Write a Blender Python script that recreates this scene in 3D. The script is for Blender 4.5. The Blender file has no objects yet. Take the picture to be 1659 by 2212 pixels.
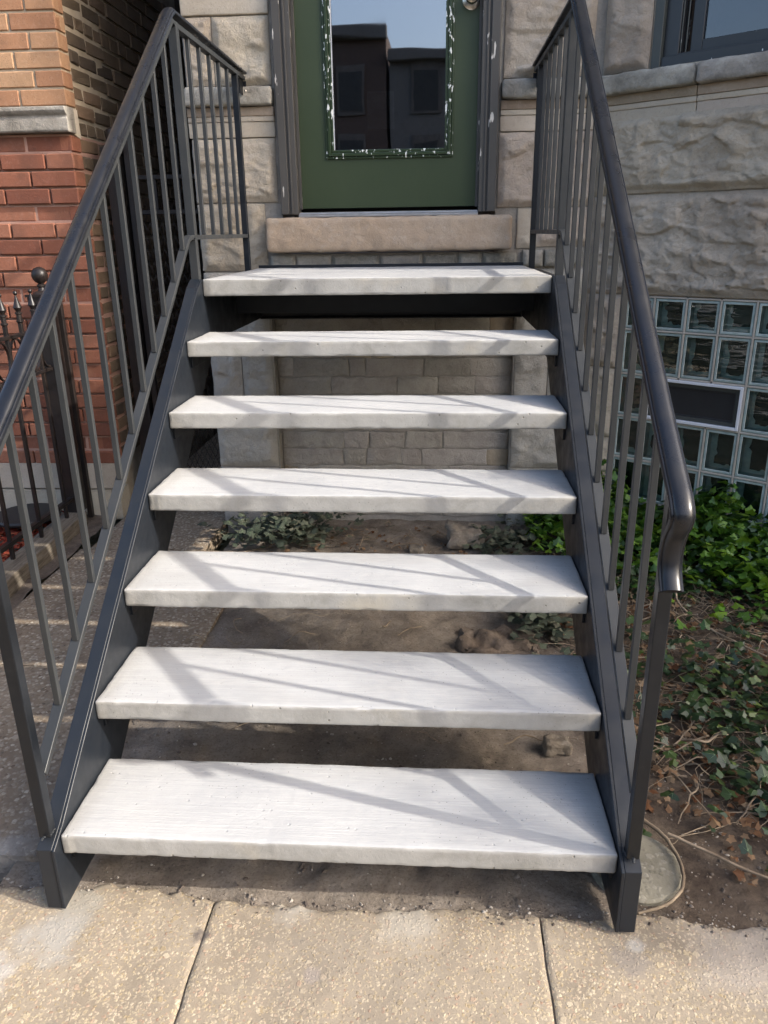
import bpy, bmesh, math, random
from mathutils import Vector, Matrix, noise
R = math.radians
random.seed(7)
S = bpy.context.scene
COL = S.collection

# ------------------------------------------------------------------ camera, light, exposure
cam_d = bpy.data.cameras.new('camera'); cam = bpy.data.objects.new('camera', cam_d); COL.objects.link(cam)
yaw, pit, rol = 0.0686509251, -0.346609156, 0.0148486778
Rz = Matrix.Rotation(yaw, 3, 'Z'); Rx = Matrix.Rotation(pit, 3, 'X'); Ry = Matrix.Rotation(rol, 3, 'Y')
Mc = Rz @ Rx @ Ry
rt, fw, up = Mc.col[0], Mc.col[1], Mc.col[2]
mw = Matrix(((rt[0], up[0], -fw[0], 0.2101), (rt[1], up[1], -fw[1], -1.2996), (rt[2], up[2], -fw[2], 1.45673), (0, 0, 0, 1)))
cam.matrix_world = mw
cam_d.sensor_fit = 'VERTICAL'; cam_d.sensor_height = 24; cam_d.lens = 24 * 1661 / 2212
cam_d.clip_start = 0.05; cam_d.clip_end = 600
S.camera = cam
SUN_EL, SUN_AZ = 32.5, 15.0      # azimuth measured from +X towards the viewer
W = bpy.data.worlds.new('World'); S.world = W; W.use_nodes = True
nt = W.node_tree; nt.nodes.clear()
sky = nt.nodes.new('ShaderNodeTexSky'); sky.sky_type = 'NISHITA'; sky.sun_disc = False
sky.sun_elevation = R(SUN_EL); sky.sun_rotation = R(90 + SUN_AZ); sky.air_density = 0.9; sky.dust_density = 4.5; sky.ozone_density = 1.0
bg = nt.nodes.new('ShaderNodeBackground'); bg.inputs[1].default_value = 0.15
wo = nt.nodes.new('ShaderNodeOutputWorld'); nt.links.new(sky.outputs[0], bg.inputs[0]); nt.links.new(bg.outputs[0], wo.inputs[0])
sl = bpy.data.lights.new('sun', 'SUN'); sl.energy = 2.0; sl.angle = R(0.8); sl.color = (1.0, 0.94, 0.86)
so = bpy.data.objects.new('sun', sl); COL.objects.link(so)
ld = Vector((-math.cos(R(SUN_EL)) * math.cos(R(SUN_AZ)), math.cos(R(SUN_EL)) * math.sin(R(SUN_AZ)), -math.sin(R(SUN_EL))))
so.rotation_euler = ld.to_track_quat('-Z', 'Y').to_euler(); so.location = (6, -3, 6)
S.view_settings.view_transform = 'Standard'; S.view_settings.look = 'None'; S.view_settings.gamma = 1; S.view_settings.exposure = 1.72
S.view_settings.use_curve_mapping = False
S.render.engine = 'CYCLES'

# ------------------------------------------------------------------ material helpers
class G:
    def __init__(s, name):
        s.m = bpy.data.materials.new(name); s.m.use_nodes = True; s.t = s.m.node_tree; s.t.nodes.clear()
        s.out = s.n('OutputMaterial'); s.tc = s.n('TexCoord'); s.v = s.tc.outputs['Object']
    def n(s, ty, **k):
        x = s.t.nodes.new('ShaderNode' + ty)
        for a, b in k.items(): setattr(x, a, b)
        return x
    def put(s, x, i, v):
        if v is None: return
        if isinstance(v, bpy.types.NodeSocket): s.t.links.new(v, x.inputs[i])
        else:
            if isinstance(v, tuple) and len(v) == 3 and x.inputs[i].type == 'RGBA': v = v + (1,)
            x.inputs[i].default_value = v
    def math(s, op, a, b=0.0, c=None, clamp=False):
        x = s.n('Math', operation=op, use_clamp=clamp); s.put(x, 0, a); s.put(x, 1, b)
        if c is not None: s.put(x, 2, c)
        return x.outputs[0]
    def vmul(s, v, sc):
        x = s.n('VectorMath', operation='MULTIPLY'); s.put(x, 0, v); s.put(x, 1, sc); return x.outputs[0]
    def vadd(s, v, o):
        x = s.n('VectorMath', operation='ADD'); s.put(x, 0, v); s.put(x, 1, o); return x.outputs[0]
    def rnd(s):
        return s.n('ObjectInfo').outputs['Random']
    def offs(s, k=37.0):
        r = s.rnd(); c = s.n('CombineXYZ')
        for i, f in enumerate((k, k * 1.7, k * 0.6)): s.put(c, i, s.math('MULTIPLY', r, f))
        s.v = s.vadd(s.v, c.outputs[0]); return s.v
    def noise(s, scale, det=5, rough=0.55, v=None, dist=0.0):
        x = s.n('TexNoise'); s.put(x, 'Vector', v or s.v); s.put(x, 'Scale', scale); s.put(x, 'Detail', det); s.put(x, 'Roughness', rough); s.put(x, 'Distortion', dist)
        return x.outputs[0]
    def vor(s, scale, v=None, feature='F1', out='Distance', rand=1.0):
        x = s.n('TexVoronoi', feature=feature); s.put(x, 'Vector', v or s.v); s.put(x, 'Scale', scale); s.put(x, 'Randomness', rand); return x.outputs[out]
    def ramp(s, f, stops, interp='LINEAR'):
        x = s.n('ValToRGB'); s.put(x, 0, f); r = x.color_ramp; r.interpolation = interp
        while len(r.elements) < len(stops): r.elements.new(0.5)
        for e, (p, c) in zip(r.elements, stops):
            e.position = p; e.color = (c if isinstance(c, tuple) else (c, c, c)) + (1,)
        return x.outputs[0]
    def mix(s, f, a, b, mode='MIX'):
        x = s.n('Mix', data_type='RGBA', blend_type=mode); x.clamp_factor = True
        s.put(x, 0, f); s.put(x, 6, a); s.put(x, 7, b); return x.outputs[2]
    def hsv(s, c, h=0.5, sat=1.0, val=1.0):
        x = s.n('HueSaturation'); s.put(x, 'Color', c); s.put(x, 'Hue', h); s.put(x, 'Saturation', sat); s.put(x, 'Value', val); return x.outputs[0]
    def mr(s, f, a, b, c=0.0, d=1.0):
        x = s.n('MapRange'); s.put(x, 0, f); s.put(x, 1, a); s.put(x, 2, b); s.put(x, 3, c); s.put(x, 4, d); return x.outputs[0]
    def bump(s, h, st=0.5, dist=0.01, nrm=None):
        x = s.n('Bump'); s.put(x, 'Strength', st); s.put(x, 'Distance', dist); s.put(x, 'Height', h)
        if nrm is not None: s.put(x, 'Normal', nrm)
        return x.outputs[0]
    def nz(s, axis=2):
        g = s.n('NewGeometry'); x = s.n('SeparateXYZ'); s.put(x, 0, g.outputs['Normal']); return x.outputs[axis]
    def sep(s, v=None):
        x = s.n('SeparateXYZ'); s.put(x, 0, v or s.tc.outputs['Object']); return x.outputs
    def bsdf(s, col, rough=0.7, nrm=None, spec=0.4, metal=0.0, **k):
        b = s.n('BsdfPrincipled'); s.put(b, 'Base Color', col); s.put(b, 'Roughness', rough); s.put(b, 'Metallic', metal); s.put(b, 'Specular IOR Level', spec)
        if nrm is not None: s.put(b, 'Normal', nrm)
        for a, v in k.items(): s.put(b, a.replace('_', ' '), v)
        return b.outputs[0]
    def done(s, sh): s.t.links.new(sh, s.out.inputs[0]); return s.m

def simple(name, c1, c2, sc=6, rough=0.8, bsc=80, bst=0.4, bd=0.002, spec=0.3, var=0.25, metal=0.0, hue=0.0, offs=True):
    g = G(name)
    if offs: g.offs()
    n = g.noise(sc, 7); c = g.ramp(n, [(0.3, c1), (0.7, c2)])
    r = g.rnd()
    c = g.hsv(c, g.mr(r, 0, 1, 0.5 - hue, 0.5 + hue), 1.0, g.mr(g.math('FRACT', g.math('MULTIPLY', r, 7.3)), 0, 1, 1 - var, 1 + var))
    return g.done(g.bsdf(c, rough, g.bump(g.noise(bsc, 6), bst, bd), spec, metal))

def m_tread():
    g = G('broom_finished_concrete'); g.offs(11)
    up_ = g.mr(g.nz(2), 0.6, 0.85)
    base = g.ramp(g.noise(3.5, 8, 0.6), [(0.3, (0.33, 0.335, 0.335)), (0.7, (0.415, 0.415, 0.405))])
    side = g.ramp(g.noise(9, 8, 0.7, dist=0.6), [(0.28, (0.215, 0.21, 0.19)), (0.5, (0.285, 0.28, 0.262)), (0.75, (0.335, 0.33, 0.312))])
    blot = g.mr(g.noise(4, 5, v=g.vadd(g.v, (9, 3, 5))), 0.60, 0.74)
    side = g.mix(g.math('MULTIPLY', blot, 0.35), side, (0.44, 0.38, 0.27))
    crack = g.vor(7, g.vadd(g.vmul(g.v, (0.6, 1, 2.6)), g.vmul(g.n('TexNoise').outputs[1], (0.4, 0.4, 0.4))), 'DISTANCE_TO_EDGE')
    side = g.mix(g.math('MULTIPLY', g.mr(crack, 0.02, 0.0), g.mr(g.noise(5, 3), 0.5, 0.65)), side, (0.3, 0.29, 0.26))
    pv = g.vor(60, g.v); pc = g.n('TexVoronoi'); g.put(pc, 'Vector', g.v); g.put(pc, 'Scale', 60.0)
    sx = g.n('SeparateXYZ'); g.put(sx, 0, pc.outputs['Color'])
    pit_ = g.math('MULTIPLY', g.mr(pv, 0.20, 0.12), g.math('GREATER_THAN', sx.outputs[0], 0.90))
    side = g.mix(pit_, side, (0.16, 0.15, 0.13))
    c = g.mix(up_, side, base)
    lines = g.noise(9, 4, 0.6, v=g.vmul(g.v, (0.7, 34, 1)))
    lines2 = g.noise(22, 3, 0.6, v=g.vmul(g.v, (0.35, 16, 1)))
    c = g.mix(g.math('MULTIPLY', up_, g.mr(lines2, 0.42, 0.62, 0, 0.22)), c, (0.25, 0.258, 0.268))
    c = g.mix(g.math('MULTIPLY', up_, g.mr(lines, 0.5, 0.75, 0, 0.30)), c, (0.50, 0.50, 0.49))
    c = g.mix(g.mr(g.noise(170, 4), 0.55, 0.8, 0, 0.3), c, (0.33, 0.33, 0.315))
    xx = g.math('ABSOLUTE', g.sep()[0])
    endm = g.mr(g.math('ADD', xx, g.math('MULTIPLY', g.noise(14, 6, 0.7), 0.10)), 0.60, 0.67)
    c = g.mix(g.math('MULTIPLY', endm, 0.5), c, (0.20, 0.185, 0.155))
    foot = g.mr(g.noise(2.6, 6, 0.62, v=g.vmul(g.vadd(g.v, (4, 8, 2)), (1, 2.4, 1))), 0.52, 0.72, 0, 0.24)
    c = g.mix(g.math('MULTIPLY', foot, up_), c, (0.235, 0.225, 0.205))
    spk = g.math('MULTIPLY', g.math('LESS_THAN', g.vor(75), 0.10), g.mr(g.noise(6, 3), 0.5, 0.56)); c = g.mix(g.math('MULTIPLY', spk, 0.7), c, (0.12, 0.11, 0.10))
    c = g.hsv(c, 0.5, 1, g.mr(g.rnd(), 0, 1, 0.95, 1.04))
    h = g.math('ADD', g.math('MULTIPLY', g.math('MULTIPLY', up_, lines), 1.3), g.math('SUBTRACT', g.math('MULTIPLY', g.noise(150, 6, 0.65), 0.8), g.math('MULTIPLY', pit_, 1.6)))
    return g.done(g.bsdf(c, 0.85, g.bump(h, 0.65, 0.0017), 0.25))

def m_steel(name='dark_painted_steel', c=(0.0035, 0.0052, 0.0085), rough=0.36, warm=(0.0055, 0.0065, 0.008)):
    g = G(name); g.offs(5)
    n = g.noise(4, 6, 0.6)
    col = g.mix(g.mr(n, 0.35, 0.7), c, warm)
    dust = g.mr(g.noise(26, 6, 0.7), 0.56, 0.78, 0, 0.25)
    col = g.mix(dust, col, (0.026, 0.026, 0.027))
    r = g.mr(g.noise(18, 5), 0.3, 0.7, rough - 0.08, rough + 0.14)
    return g.done(g.bsdf(col, r, g.bump(g.noise(55, 4), 0.10, 0.0008), 0.36))

def m_rock(name, a, b, c, dark=(0.13, 0.12, 0.105), stain=0.35, sc=2.2, fine=1.0):
    g = G(name); g.offs(23)
    col = g.ramp(g.noise(sc, 9, 0.62, dist=0.5), [(0.28, a), (0.5, b), (0.74, c)])
    col = g.mix(g.mr(g.noise(11, 7, 0.7, dist=0.8), 0.50, 0.74, 0, stain), col, dark)
    gl = g.noise(26, 6, 0.7, dist=1.2)
    col = g.mix(g.mr(gl, 0.53, 0.68, 0, 0.28), col, (0.52, 0.47, 0.40))
    col = g.mix(g.mr(g.noise(120, 5, 0.7), 0.55, 0.75, 0, 0.45), col, dark)
    r = g.rnd(); col = g.hsv(col, g.mr(r, 0, 1, 0.49, 0.51), 1, g.mr(g.math('FRACT', g.math('MULTIPLY', r, 5.7)), 0, 1, 0.88, 1.1))
    h = g.math('ADD', g.noise(22, 10, 0.72, dist=0.9), g.math('MULTIPLY', g.noise(110, 6, 0.75), 0.45))
    return g.done(g.bsdf(col, 0.88, g.bump(h, 1.0 * fine, 0.013), 0.2))

def m_brick(name, stops, rough=0.85, speck=0.35, soot=0.2, sootc=(0.05, 0.04, 0.035), bst=0.6):
    g = G(name); g.offs(41)
    r = g.rnd()
    col = g.ramp(g.math('FRACT', g.math('MULTIPLY', r, 3.7)), stops)
    col = g.mix(g.mr(g.noise(14, 7, 0.65), 0.40, 0.72, 0, 0.5), col, g.hsv(col, 0.505, 0.95, 0.68))
    col = g.mix(g.mr(g.noise(60, 4, 0.7), 0.52, 0.7, 0, 0.3), col, g.hsv(col, 0.5, 0.8, 1.5))
    sp = g.vor(150); col = g.mix(g.math('MULTIPLY', g.math('LESS_THAN', sp, 0.23), g.mr(g.noise(20, 3), 0.45, 0.6, 0, speck)), col, sootc)
    col = g.mix(g.mr(g.noise(5, 6, v=g.vadd(g.v, (3, 7, 1))), 0.52, 0.75, 0, soot), col, sootc)
    return g.done(g.bsdf(col, rough, g.bump(g.noise(90, 7, 0.7), bst, 0.003), 0.2))

def m_agg(name, cem, peb, sc=120, cover=0.5, dirt=(0.16, 0.13, 0.10), dirtamt=0.4, extra=None, big=1.0):
    g = G(name); P = g.tc.outputs['Object']; g.v = P
    nn = g.n('TexNoise'); g.put(nn, 'Vector', g.v); g.put(nn, 'Scale', float(sc) * 0.9); g.put(nn, 'Detail', 3.0)
    wv = g.vadd(g.v, g.vmul(nn.outputs[1], (0.011, 0.011, 0.0)))
    x = g.n('TexVoronoi'); g.put(x, 'Vector', wv); g.put(x, 'Scale', float(sc)); d, cc = x.outputs['Distance'], x.outputs['Color']
    s3 = g.n('SeparateXYZ'); g.put(s3, 0, cc)
    pc = g.ramp(s3.outputs[0], peb)
    cement = g.ramp(g.noise(7, 9, 0.65), [(0.3, cem[0]), (0.7, cem[1])])
    on = g.math('MULTIPLY', g.mr(d, 0.62, 0.42), g.math('LESS_THAN', s3.outputs[1], cover))
    x2 = g.n('TexVoronoi'); g.put(x2, 'Vector', wv); g.put(x2, 'Scale', sc * 0.42); s4 = g.n('SeparateXYZ'); g.put(s4, 0, x2.outputs['Color'])
    on2 = g.math('MULTIPLY', g.mr(x2.outputs['Distance'], 0.46, 0.38), g.math('LESS_THAN', s4.outputs[1], cover * 0.12))
    col = g.mix(on, cement, pc); col = g.mix(on2, col, g.ramp(s4.outputs[0], peb))
    col = g.mix(g.mr(g.noise(300, 3), 0.5, 0.75, 0, 0.4), col, g.hsv(col, 0.5, 1, 0.55))
    col = g.mix(g.mr(g.noise(2.3, 7, 0.6, v=g.vadd(g.v, (5, 2, 0))), 0.48, 0.72, 0, dirtamt), col, dirt)
    col = g.mix(g.mr(g.noise(19, 5, 0.6), 0.60, 0.72, 0, dirtamt * 0.8), col, dirt)
    for (cx, cy, rad, cc_, amt, irr) in (extra or []):
        dd = g.n('VectorMath', operation='DISTANCE'); g.put(dd, 0, g.vmul(g.vadd(P, (-cx, -cy, 0)), (1, 1, 0))); g.put(dd, 1, (0, 0, 0))
        e = g.math('ADD', dd.outputs['Value'], g.math('MULTIPLY', g.math('SUBTRACT', g.noise(irr, 6, 0.65), 0.5), rad * 1.9))
        col = g.mix(g.mr(e, rad, rad * 0.45, 0, amt), col, cc_)
    h = g.math('ADD', g.math('MULTIPLY', on, g.mr(d, 0.5, 0.1)), g.math('ADD', g.math('MULTIPLY', on2, 0.7), g.math('MULTIPLY', g.noise(200, 5, 0.7), 0.7)))
    return g.done(g.bsdf(col, 0.9, g.bump(h, 0.6, 0.0014 * big), 0.2))

def m_paint(name, col, chip=(0.75, 0.76, 0.72), amt=0.62, sc=26, rough=0.5, warp=(1, 1, 0.45), col2=None):
    g = G(name)
    n = g.noise(3, 6, 0.6); c = g.mix(g.mr(n, 0.3, 0.7), col, col2 or g.hsv(col, 0.5, 0.9, 0.82) if False else (col2 or tuple(x * 0.82 for x in col)))
    if amt < 1:
        v = g.vmul(g.v, warp)
        k = g.math('MULTIPLY', g.mr(g.noise(sc, 3, 0.5, v=v), amt, amt + 0.015), g.mr(g.noise(sc * 0.15, 2), 0.40, 0.46))
        c = g.mix(k, c, chip)
        h = g.math('SUBTRACT', g.math('MULTIPLY', g.noise(60, 4), 0.3), k)
    else: h = g.math('MULTIPLY', g.noise(60, 4), 0.3)
    return g.done(g.bsdf(c, rough, g.bump(h, 0.35, 0.0015), 0.4))

def m_glass(name, refl=0.22, tint=(0.55, 0.6, 0.62), wob=0.15, wsc=2.2, body=(0.012, 0.014, 0.018), bodyf=0.5):
    g = G(name)
    nrm = g.bump(g.noise(wsc, 2, v=g.vmul(g.v, (0.5, 1, 1.6))), wob, 0.02)
    gl = g.n('BsdfGlossy'); g.put(gl, 'Roughness', 0.015); g.put(gl, 'Color', (0.95, 0.97, 1.0)); g.put(gl, 'Normal', nrm)
    tr = g.n('BsdfTransparent'); g.put(tr, 'Color', tint)
    fr = g.n('Fresnel'); g.put(fr, 'IOR', 1.5); g.put(fr, 'Normal', nrm)
    f = g.math('ADD', g.math('MULTIPLY', fr.outputs[0], 1.0), refl, clamp=True)
    mx = g.n('MixShader'); g.put(mx, 0, f); g.t.links.new(tr.outputs[0], mx.inputs[1]); g.t.links.new(gl.outputs[0], mx.inputs[2])
    return g.done(mx.outputs[0])

M = {}
M['tread'] = m_tread()
M['steel'] = m_steel()
M['steel_web'] = m_steel('painted_channel_steel', (0.0085, 0.0115, 0.0165), 0.38, (0.0125, 0.0145, 0.018))
M['steel_rail'] = m_steel('handrail_black_steel', (0.0055, 0.007, 0.011), 0.30, (0.0095, 0.010, 0.012))
M['steel_grey'] = m_steel('grey_primed_steel', (0.018, 0.0205, 0.023), 0.45, (0.027, 0.029, 0.0305))
M['iron'] = m_steel('old_black_iron', (0.009, 0.008, 0.009), 0.38, (0.022, 0.016, 0.013))
M['lime'] = m_rock('rock_faced_limestone', (0.385, 0.315, 0.245), (0.48, 0.405, 0.32), (0.55, 0.485, 0.395))
M['lime_low'] = m_rock('lower_limestone', (0.33, 0.30, 0.255), (0.43, 0.395, 0.34), (0.50, 0.47, 0.41), stain=0.3)
M['lime_smooth'] = m_rock('tooled_limestone', (0.41, 0.35, 0.275), (0.46, 0.40, 0.32), (0.52, 0.465, 0.385), stain=0.18, fine=0.35)
M['lime_mould'] = m_rock('brown_moulding_stone', (0.22, 0.165, 0.115), (0.31, 0.245, 0.18), (0.42, 0.35, 0.27), stain=0.3, fine=0.3)
M['sill'] = m_rock('brown_sill_stone', (0.33, 0.25, 0.175), (0.40, 0.31, 0.225), (0.46, 0.375, 0.285), stain=0.2, fine=0.55)
M['weathered'] = m_rock('weathered_grey_stone', (0.17, 0.155, 0.13), (0.30, 0.28, 0.24), (0.52, 0.49, 0.43), dark=(0.07, 0.068, 0.062), stain=0.55, sc=5, fine=0.8)
M['mortar_grey'] = m_rock('grey_wall_mortar', (0.27, 0.245, 0.21), (0.34, 0.315, 0.27), (0.42, 0.385, 0.34), stain=0.4, fine=0.7)
M['mortar_tan'] = simple('tan_brick_mortar', (0.36, 0.29, 0.20), (0.46, 0.38, 0.28), 12, bsc=140, bst=0.7, bd=0.003)
M['mortar_red'] = simple('red_brick_mortar', (0.26, 0.15, 0.115), (0.34, 0.21, 0.16), 12, bsc=140, bst=0.7, bd=0.003)
M['mortar_old'] = simple('old_side_mortar', (0.27, 0.225, 0.165), (0.40, 0.345, 0.265), 14, bsc=90, bst=1.0, bd=0.005)
M['brick_orange'] = m_brick('buff_orange_brick', [(0.0, (0.30, 0.150, 0.085)), (0.45, (0.37, 0.205, 0.115)), (1.0, (0.42, 0.265, 0.155))], soot=0.32, speck=0.6)
M['brick_red'] = m_brick('red_face_brick', [(0.0, (0.165, 0.062, 0.040)), (0.5, (0.235, 0.092, 0.056)), (1.0, (0.30, 0.130, 0.080))], soot=0.5, speck=0.6)
M['brick_common'] = m_brick('sooty_common_brick', [(0.0, (0.075, 0.055, 0.04)), (0.5, (0.13, 0.095, 0.062)), (1.0, (0.185, 0.12, 0.075))], soot=0.45, sootc=(0.03, 0.026, 0.022), bst=1.0)
M['side_wall'] = m_brick('dark_side_wall', [(0.0, (0.10, 0.08, 0.06)), (1.0, (0.12, 0.09, 0.065))], soot=0.5)
M['door'] = m_paint('green_door_paint', (0.033, 0.050, 0.021), amt=2, rough=0.42, col2=(0.043, 0.060, 0.028))
M['door_trim'] = m_paint('chipped_green_trim', (0.026, 0.045, 0.017), amt=0.600, sc=85, rough=0.34)
M['frame'] = m_paint('chipped_brown_frame', (0.075, 0.070, 0.063), chip=(0.55, 0.52, 0.47), amt=0.665, sc=42, rough=0.5, warp=(1, 1, 0.22))
M['frame_dark'] = m_paint('dark_window_paint', (0.030, 0.033, 0.037), amt=0.70, sc=30, rough=0.38)
M['frame_grey'] = m_paint('grey_window_casing', (0.060, 0.066, 0.060), chip=(0.6, 0.6, 0.56), amt=0.70, sc=30, rough=0.5)
M['alu'] = simple('brushed_aluminium', (0.36, 0.35, 0.34), (0.50, 0.49, 0.48), 20, rough=0.38, bsc=120, bst=0.1, metal=0.7, spec=0.5, var=0)
M['nickel'] = simple('satin_nickel', (0.42, 0.40, 0.37), (0.50, 0.48, 0.45), 8, rough=0.25, bsc=80, bst=0.02, metal=1.0, spec=0.5, var=0)
M['white'] = simple('white_vinyl', (0.66, 0.67, 0.70), (0.74, 0.75, 0.77), 6, rough=0.45, bsc=60, bst=0.1, var=0)
M['glass_door'] = m_glass('door_glass', 0.24, (0.35, 0.38, 0.40), 0.03, 2.6)
M['glass_win'] = m_glass('window_glass', 0.05, (0.3, 0.33, 0.36), 0.1, 2.5)
M['glass_block'] = m_glass('glass_block_face', 0.02, (0.78, 0.88, 0.85), 0.22, 7)
M['block_wall'] = simple('glass_block_side', (0.26, 0.34, 0.315), (0.42, 0.50, 0.47), 30, rough=0.25, bsc=50, bst=0.5, bd=0.004, spec=0.6, var=0.1)
M['block_line'] = simple('glass_block_pale_line', (0.45, 0.50, 0.46), (0.55, 0.60, 0.55), 30, rough=0.4, spec=0.6, var=0)
M['block_back'] = simple('glass_block_back', (0.008, 0.014, 0.012), (0.034, 0.050, 0.043), 11, rough=0.25, bsc=9, bst=0.35, bd=0.004, spec=0.5, var=0.3)
M['grout'] = simple('pale_block_grout', (0.40, 0.36, 0.30), (0.52, 0.47, 0.40), 16, bsc=160, bst=0.4, var=0)
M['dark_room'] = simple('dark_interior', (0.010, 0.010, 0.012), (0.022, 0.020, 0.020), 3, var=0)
M['curtain'] = simple('pale_curtain', (0.10, 0.10, 0.10), (0.80, 0.80, 0.78), 9, var=0)
M['wood'] = None
PEB = [(0.0, (0.25, 0.195, 0.12)), (0.3, (0.34, 0.285, 0.195)), (0.55, (0.23, 0.19, 0.14)), (0.8, (0.40, 0.34, 0.245)), (1.0, (0.25, 0.17, 0.12))]
PEBD = [(0.0, (0.15, 0.105, 0.07)), (0.3, (0.34, 0.285, 0.215)), (0.55, (0.21, 0.155, 0.105)), (0.8, (0.46, 0.40, 0.31)), (1.0, (0.12, 0.09, 0.06))]
M['sidewalk'] = m_agg('buff_exposed_concrete', ((0.190, 0.156, 0.115), (0.275, 0.232, 0.175)), PEB, 150, 0.80, (0.165, 0.145, 0.12), 0.6, extra=[
    (-0.60, -0.09, 0.085, (0.27, 0.26, 0.235), 0.75, 16), (-0.70, -0.20, 0.075, (0.36, 0.35, 0.33), 0.6, 26), (-0.58, 0.0, 0.07, (0.25, 0.235, 0.20), 0.8, 20), (-0.285, -0.078, 0.026, (0.10, 0.085, 0.075), 0.85, 40),
    (0.62, -0.10, 0.05, (0.19, 0.165, 0.14), 0.75, 24), (0.642, -0.055, 0.022, (0.38, 0.37, 0.34), 0.5, 40), (-0.03, -0.16, 0.022, (0.22, 0.19, 0.17), 0.6, 40), (0.90, -0.08, 0.16, (0.26, 0.23, 0.20), 0.7, 10),
    (-0.10, 0.02, 0.07, (0.33, 0.31, 0.27), 0.6, 20), (0.16, -0.02, 0.08, (0.30, 0.28, 0.24), 0.6, 20)])
M['path'] = m_agg('grey_brown_aggregate', ((0.19, 0.142, 0.098), (0.275, 0.215, 0.15)), PEBD, 82, 0.95, (0.10, 0.08, 0.065), 0.45, big=1.6, extra=[(-0.83, 0.12, 0.08, (0.33, 0.32, 0.30), 0.5, 20), (-0.70, 0.2, 0.16, (0.15, 0.13, 0.11), 0.7, 14)])
M['footing'] = m_agg('mossy_concrete', ((0.16, 0.15, 0.115), (0.24, 0.225, 0.18)), [(0, (0.14, 0.13, 0.10)), (1, (0.32, 0.30, 0.25))], 90, 0.6, (0.13, 0.12, 0.09), 0.5)
def m_soil(name, a, b, c, sc=1.0, dry=False):
    g = G(name)
    col = g.ramp(g.noise(9 * sc, 9, 0.7), [(0.3, a), (0.5, b), (0.72, c)])
    if dry:
        sx = g.sep()[0]; mk = g.mr(g.math('ADD', sx, g.math('MULTIPLY', g.noise(5, 6, 0.65), 0.5)), 0.82, 1.0)
        col = g.mix(mk, g.ramp(g.noise(7, 9, 0.7), [(0.3, (0.125, 0.103, 0.082)), (0.5, (0.20, 0.170, 0.138)), (0.72, (0.29, 0.252, 0.21))]), col)
    x = g.n('TexVoronoi'); g.put(x, 'Vector', g.v); g.put(x, 'Scale', 95.0 * sc); s3 = g.n('SeparateXYZ'); g.put(s3, 0, x.outputs['Color'])
    peb = g.math('MULTIPLY', g.mr(x.outputs['Distance'], 0.34, 0.26), g.math('GREATER_THAN', s3.outputs[0], 0.94))
    col = g.mix(peb, col, (0.24, 0.205, 0.17))
    col = g.mix(g.mr(g.noise(130, 5, 0.7), 0.5, 0.72, 0, 0.6), col, a)
    h = g.math('ADD', g.noise(45, 8, 0.75), g.math('MULTIPLY', peb, 0.8))
    return g.done(g.bsdf(col, 0.95, g.bump(h, 1.0, 0.008), 0.12))
M['soil'] = m_soil('brown_soil', (0.045, 0.033, 0.025), (0.095, 0.073, 0.055), (0.17, 0.135, 0.10), dry=True)
M['soil_dry'] = m_soil('dusty_soil', (0.085, 0.066, 0.052), (0.15, 0.12, 0.095), (0.22, 0.18, 0.145))
M['ground'] = m_soil('far_ground', (0.05, 0.05, 0.03), (0.08, 0.075, 0.045), (0.12, 0.11, 0.07), 0.3)
M['road'] = simple('asphalt', (0.045, 0.045, 0.045), (0.06, 0.06, 0.06), 3, bsc=60, bst=0.6, var=0)
M['kerb'] = simple('kerb_concrete', (0.30, 0.28, 0.25), (0.38, 0.36, 0.32), 5, var=0)
M['rock'] = m_rock('broken_concrete', (0.15, 0.125, 0.095), (0.235, 0.20, 0.16), (0.33, 0.295, 0.245), stain=0.45)
def m_leaf(name, stops, rough=0.35, spec=0.5):
    g = G(name); ge = g.n('NewGeometry'); r = ge.outputs['Random Per Island']
    c = g.ramp(r, stops); c = g.mix(g.mr(g.noise(50, 4), 0.4, 0.7, 0, 0.5), c, g.hsv(c, 0.49, 0.9, 0.7))
    s = g.bsdf(c, rough, g.bump(g.noise(80, 3), 0.4, 0.002), spec)
    tl = g.n('BsdfTranslucent'); g.put(tl, 'Color', g.hsv(c, 0.49, 1.1, 1.6))
    mx = g.n('MixShader'); g.put(mx, 0, 0.22); g.t.links.new(s, mx.inputs[1]); g.t.links.new(tl.outputs[0], mx.inputs[2])
    return g.done(mx.outputs[0])
M['ivy'] = m_leaf('ivy_leaf', [(0.0, (0.022, 0.056, 0.014)), (0.35, (0.045, 0.115, 0.018)), (0.65, (0.10, 0.21, 0.022)), (1.0, (0.19, 0.31, 0.035))])
M['ivy_dark'] = m_leaf('dark_ivy_leaf', [(0.0, (0.012, 0.028, 0.012)), (0.5, (0.022, 0.045, 0.016)), (0.8, (0.045, 0.080, 0.022)), (1.0, (0.10, 0.14, 0.03))])
M['ivy_dusty'] = m_leaf('dusty_ivy_leaf', [(0.0, (0.05, 0.062, 0.045)), (0.6, (0.085, 0.10, 0.07)), (1.0, (0.13, 0.125, 0.09))], 0.7, 0.2)
M['vein'] = simple('pale_leaf_vein', (0.16, 0.24, 0.13), (0.22, 0.30, 0.17), 5, var=0)
M['dead'] = m_leaf('dead_leaf', [(0.0, (0.10, 0.045, 0.022)), (0.5, (0.17, 0.10, 0.055)), (1.0, (0.26, 0.19, 0.12))], 0.8, 0.1)
M['twig'] = simple('dry_vine', (0.12, 0.085, 0.055), (0.29, 0.23, 0.16), 18, bsc=90, bst=0.6, var=0.3)
M['mulch'] = m_leaf('red_wood_chip', [(0.0, (0.16, 0.025, 0.015)), (0.5, (0.30, 0.055, 0.03)), (1.0, (0.42, 0.13, 0.06))], 0.8, 0.1)
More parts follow.
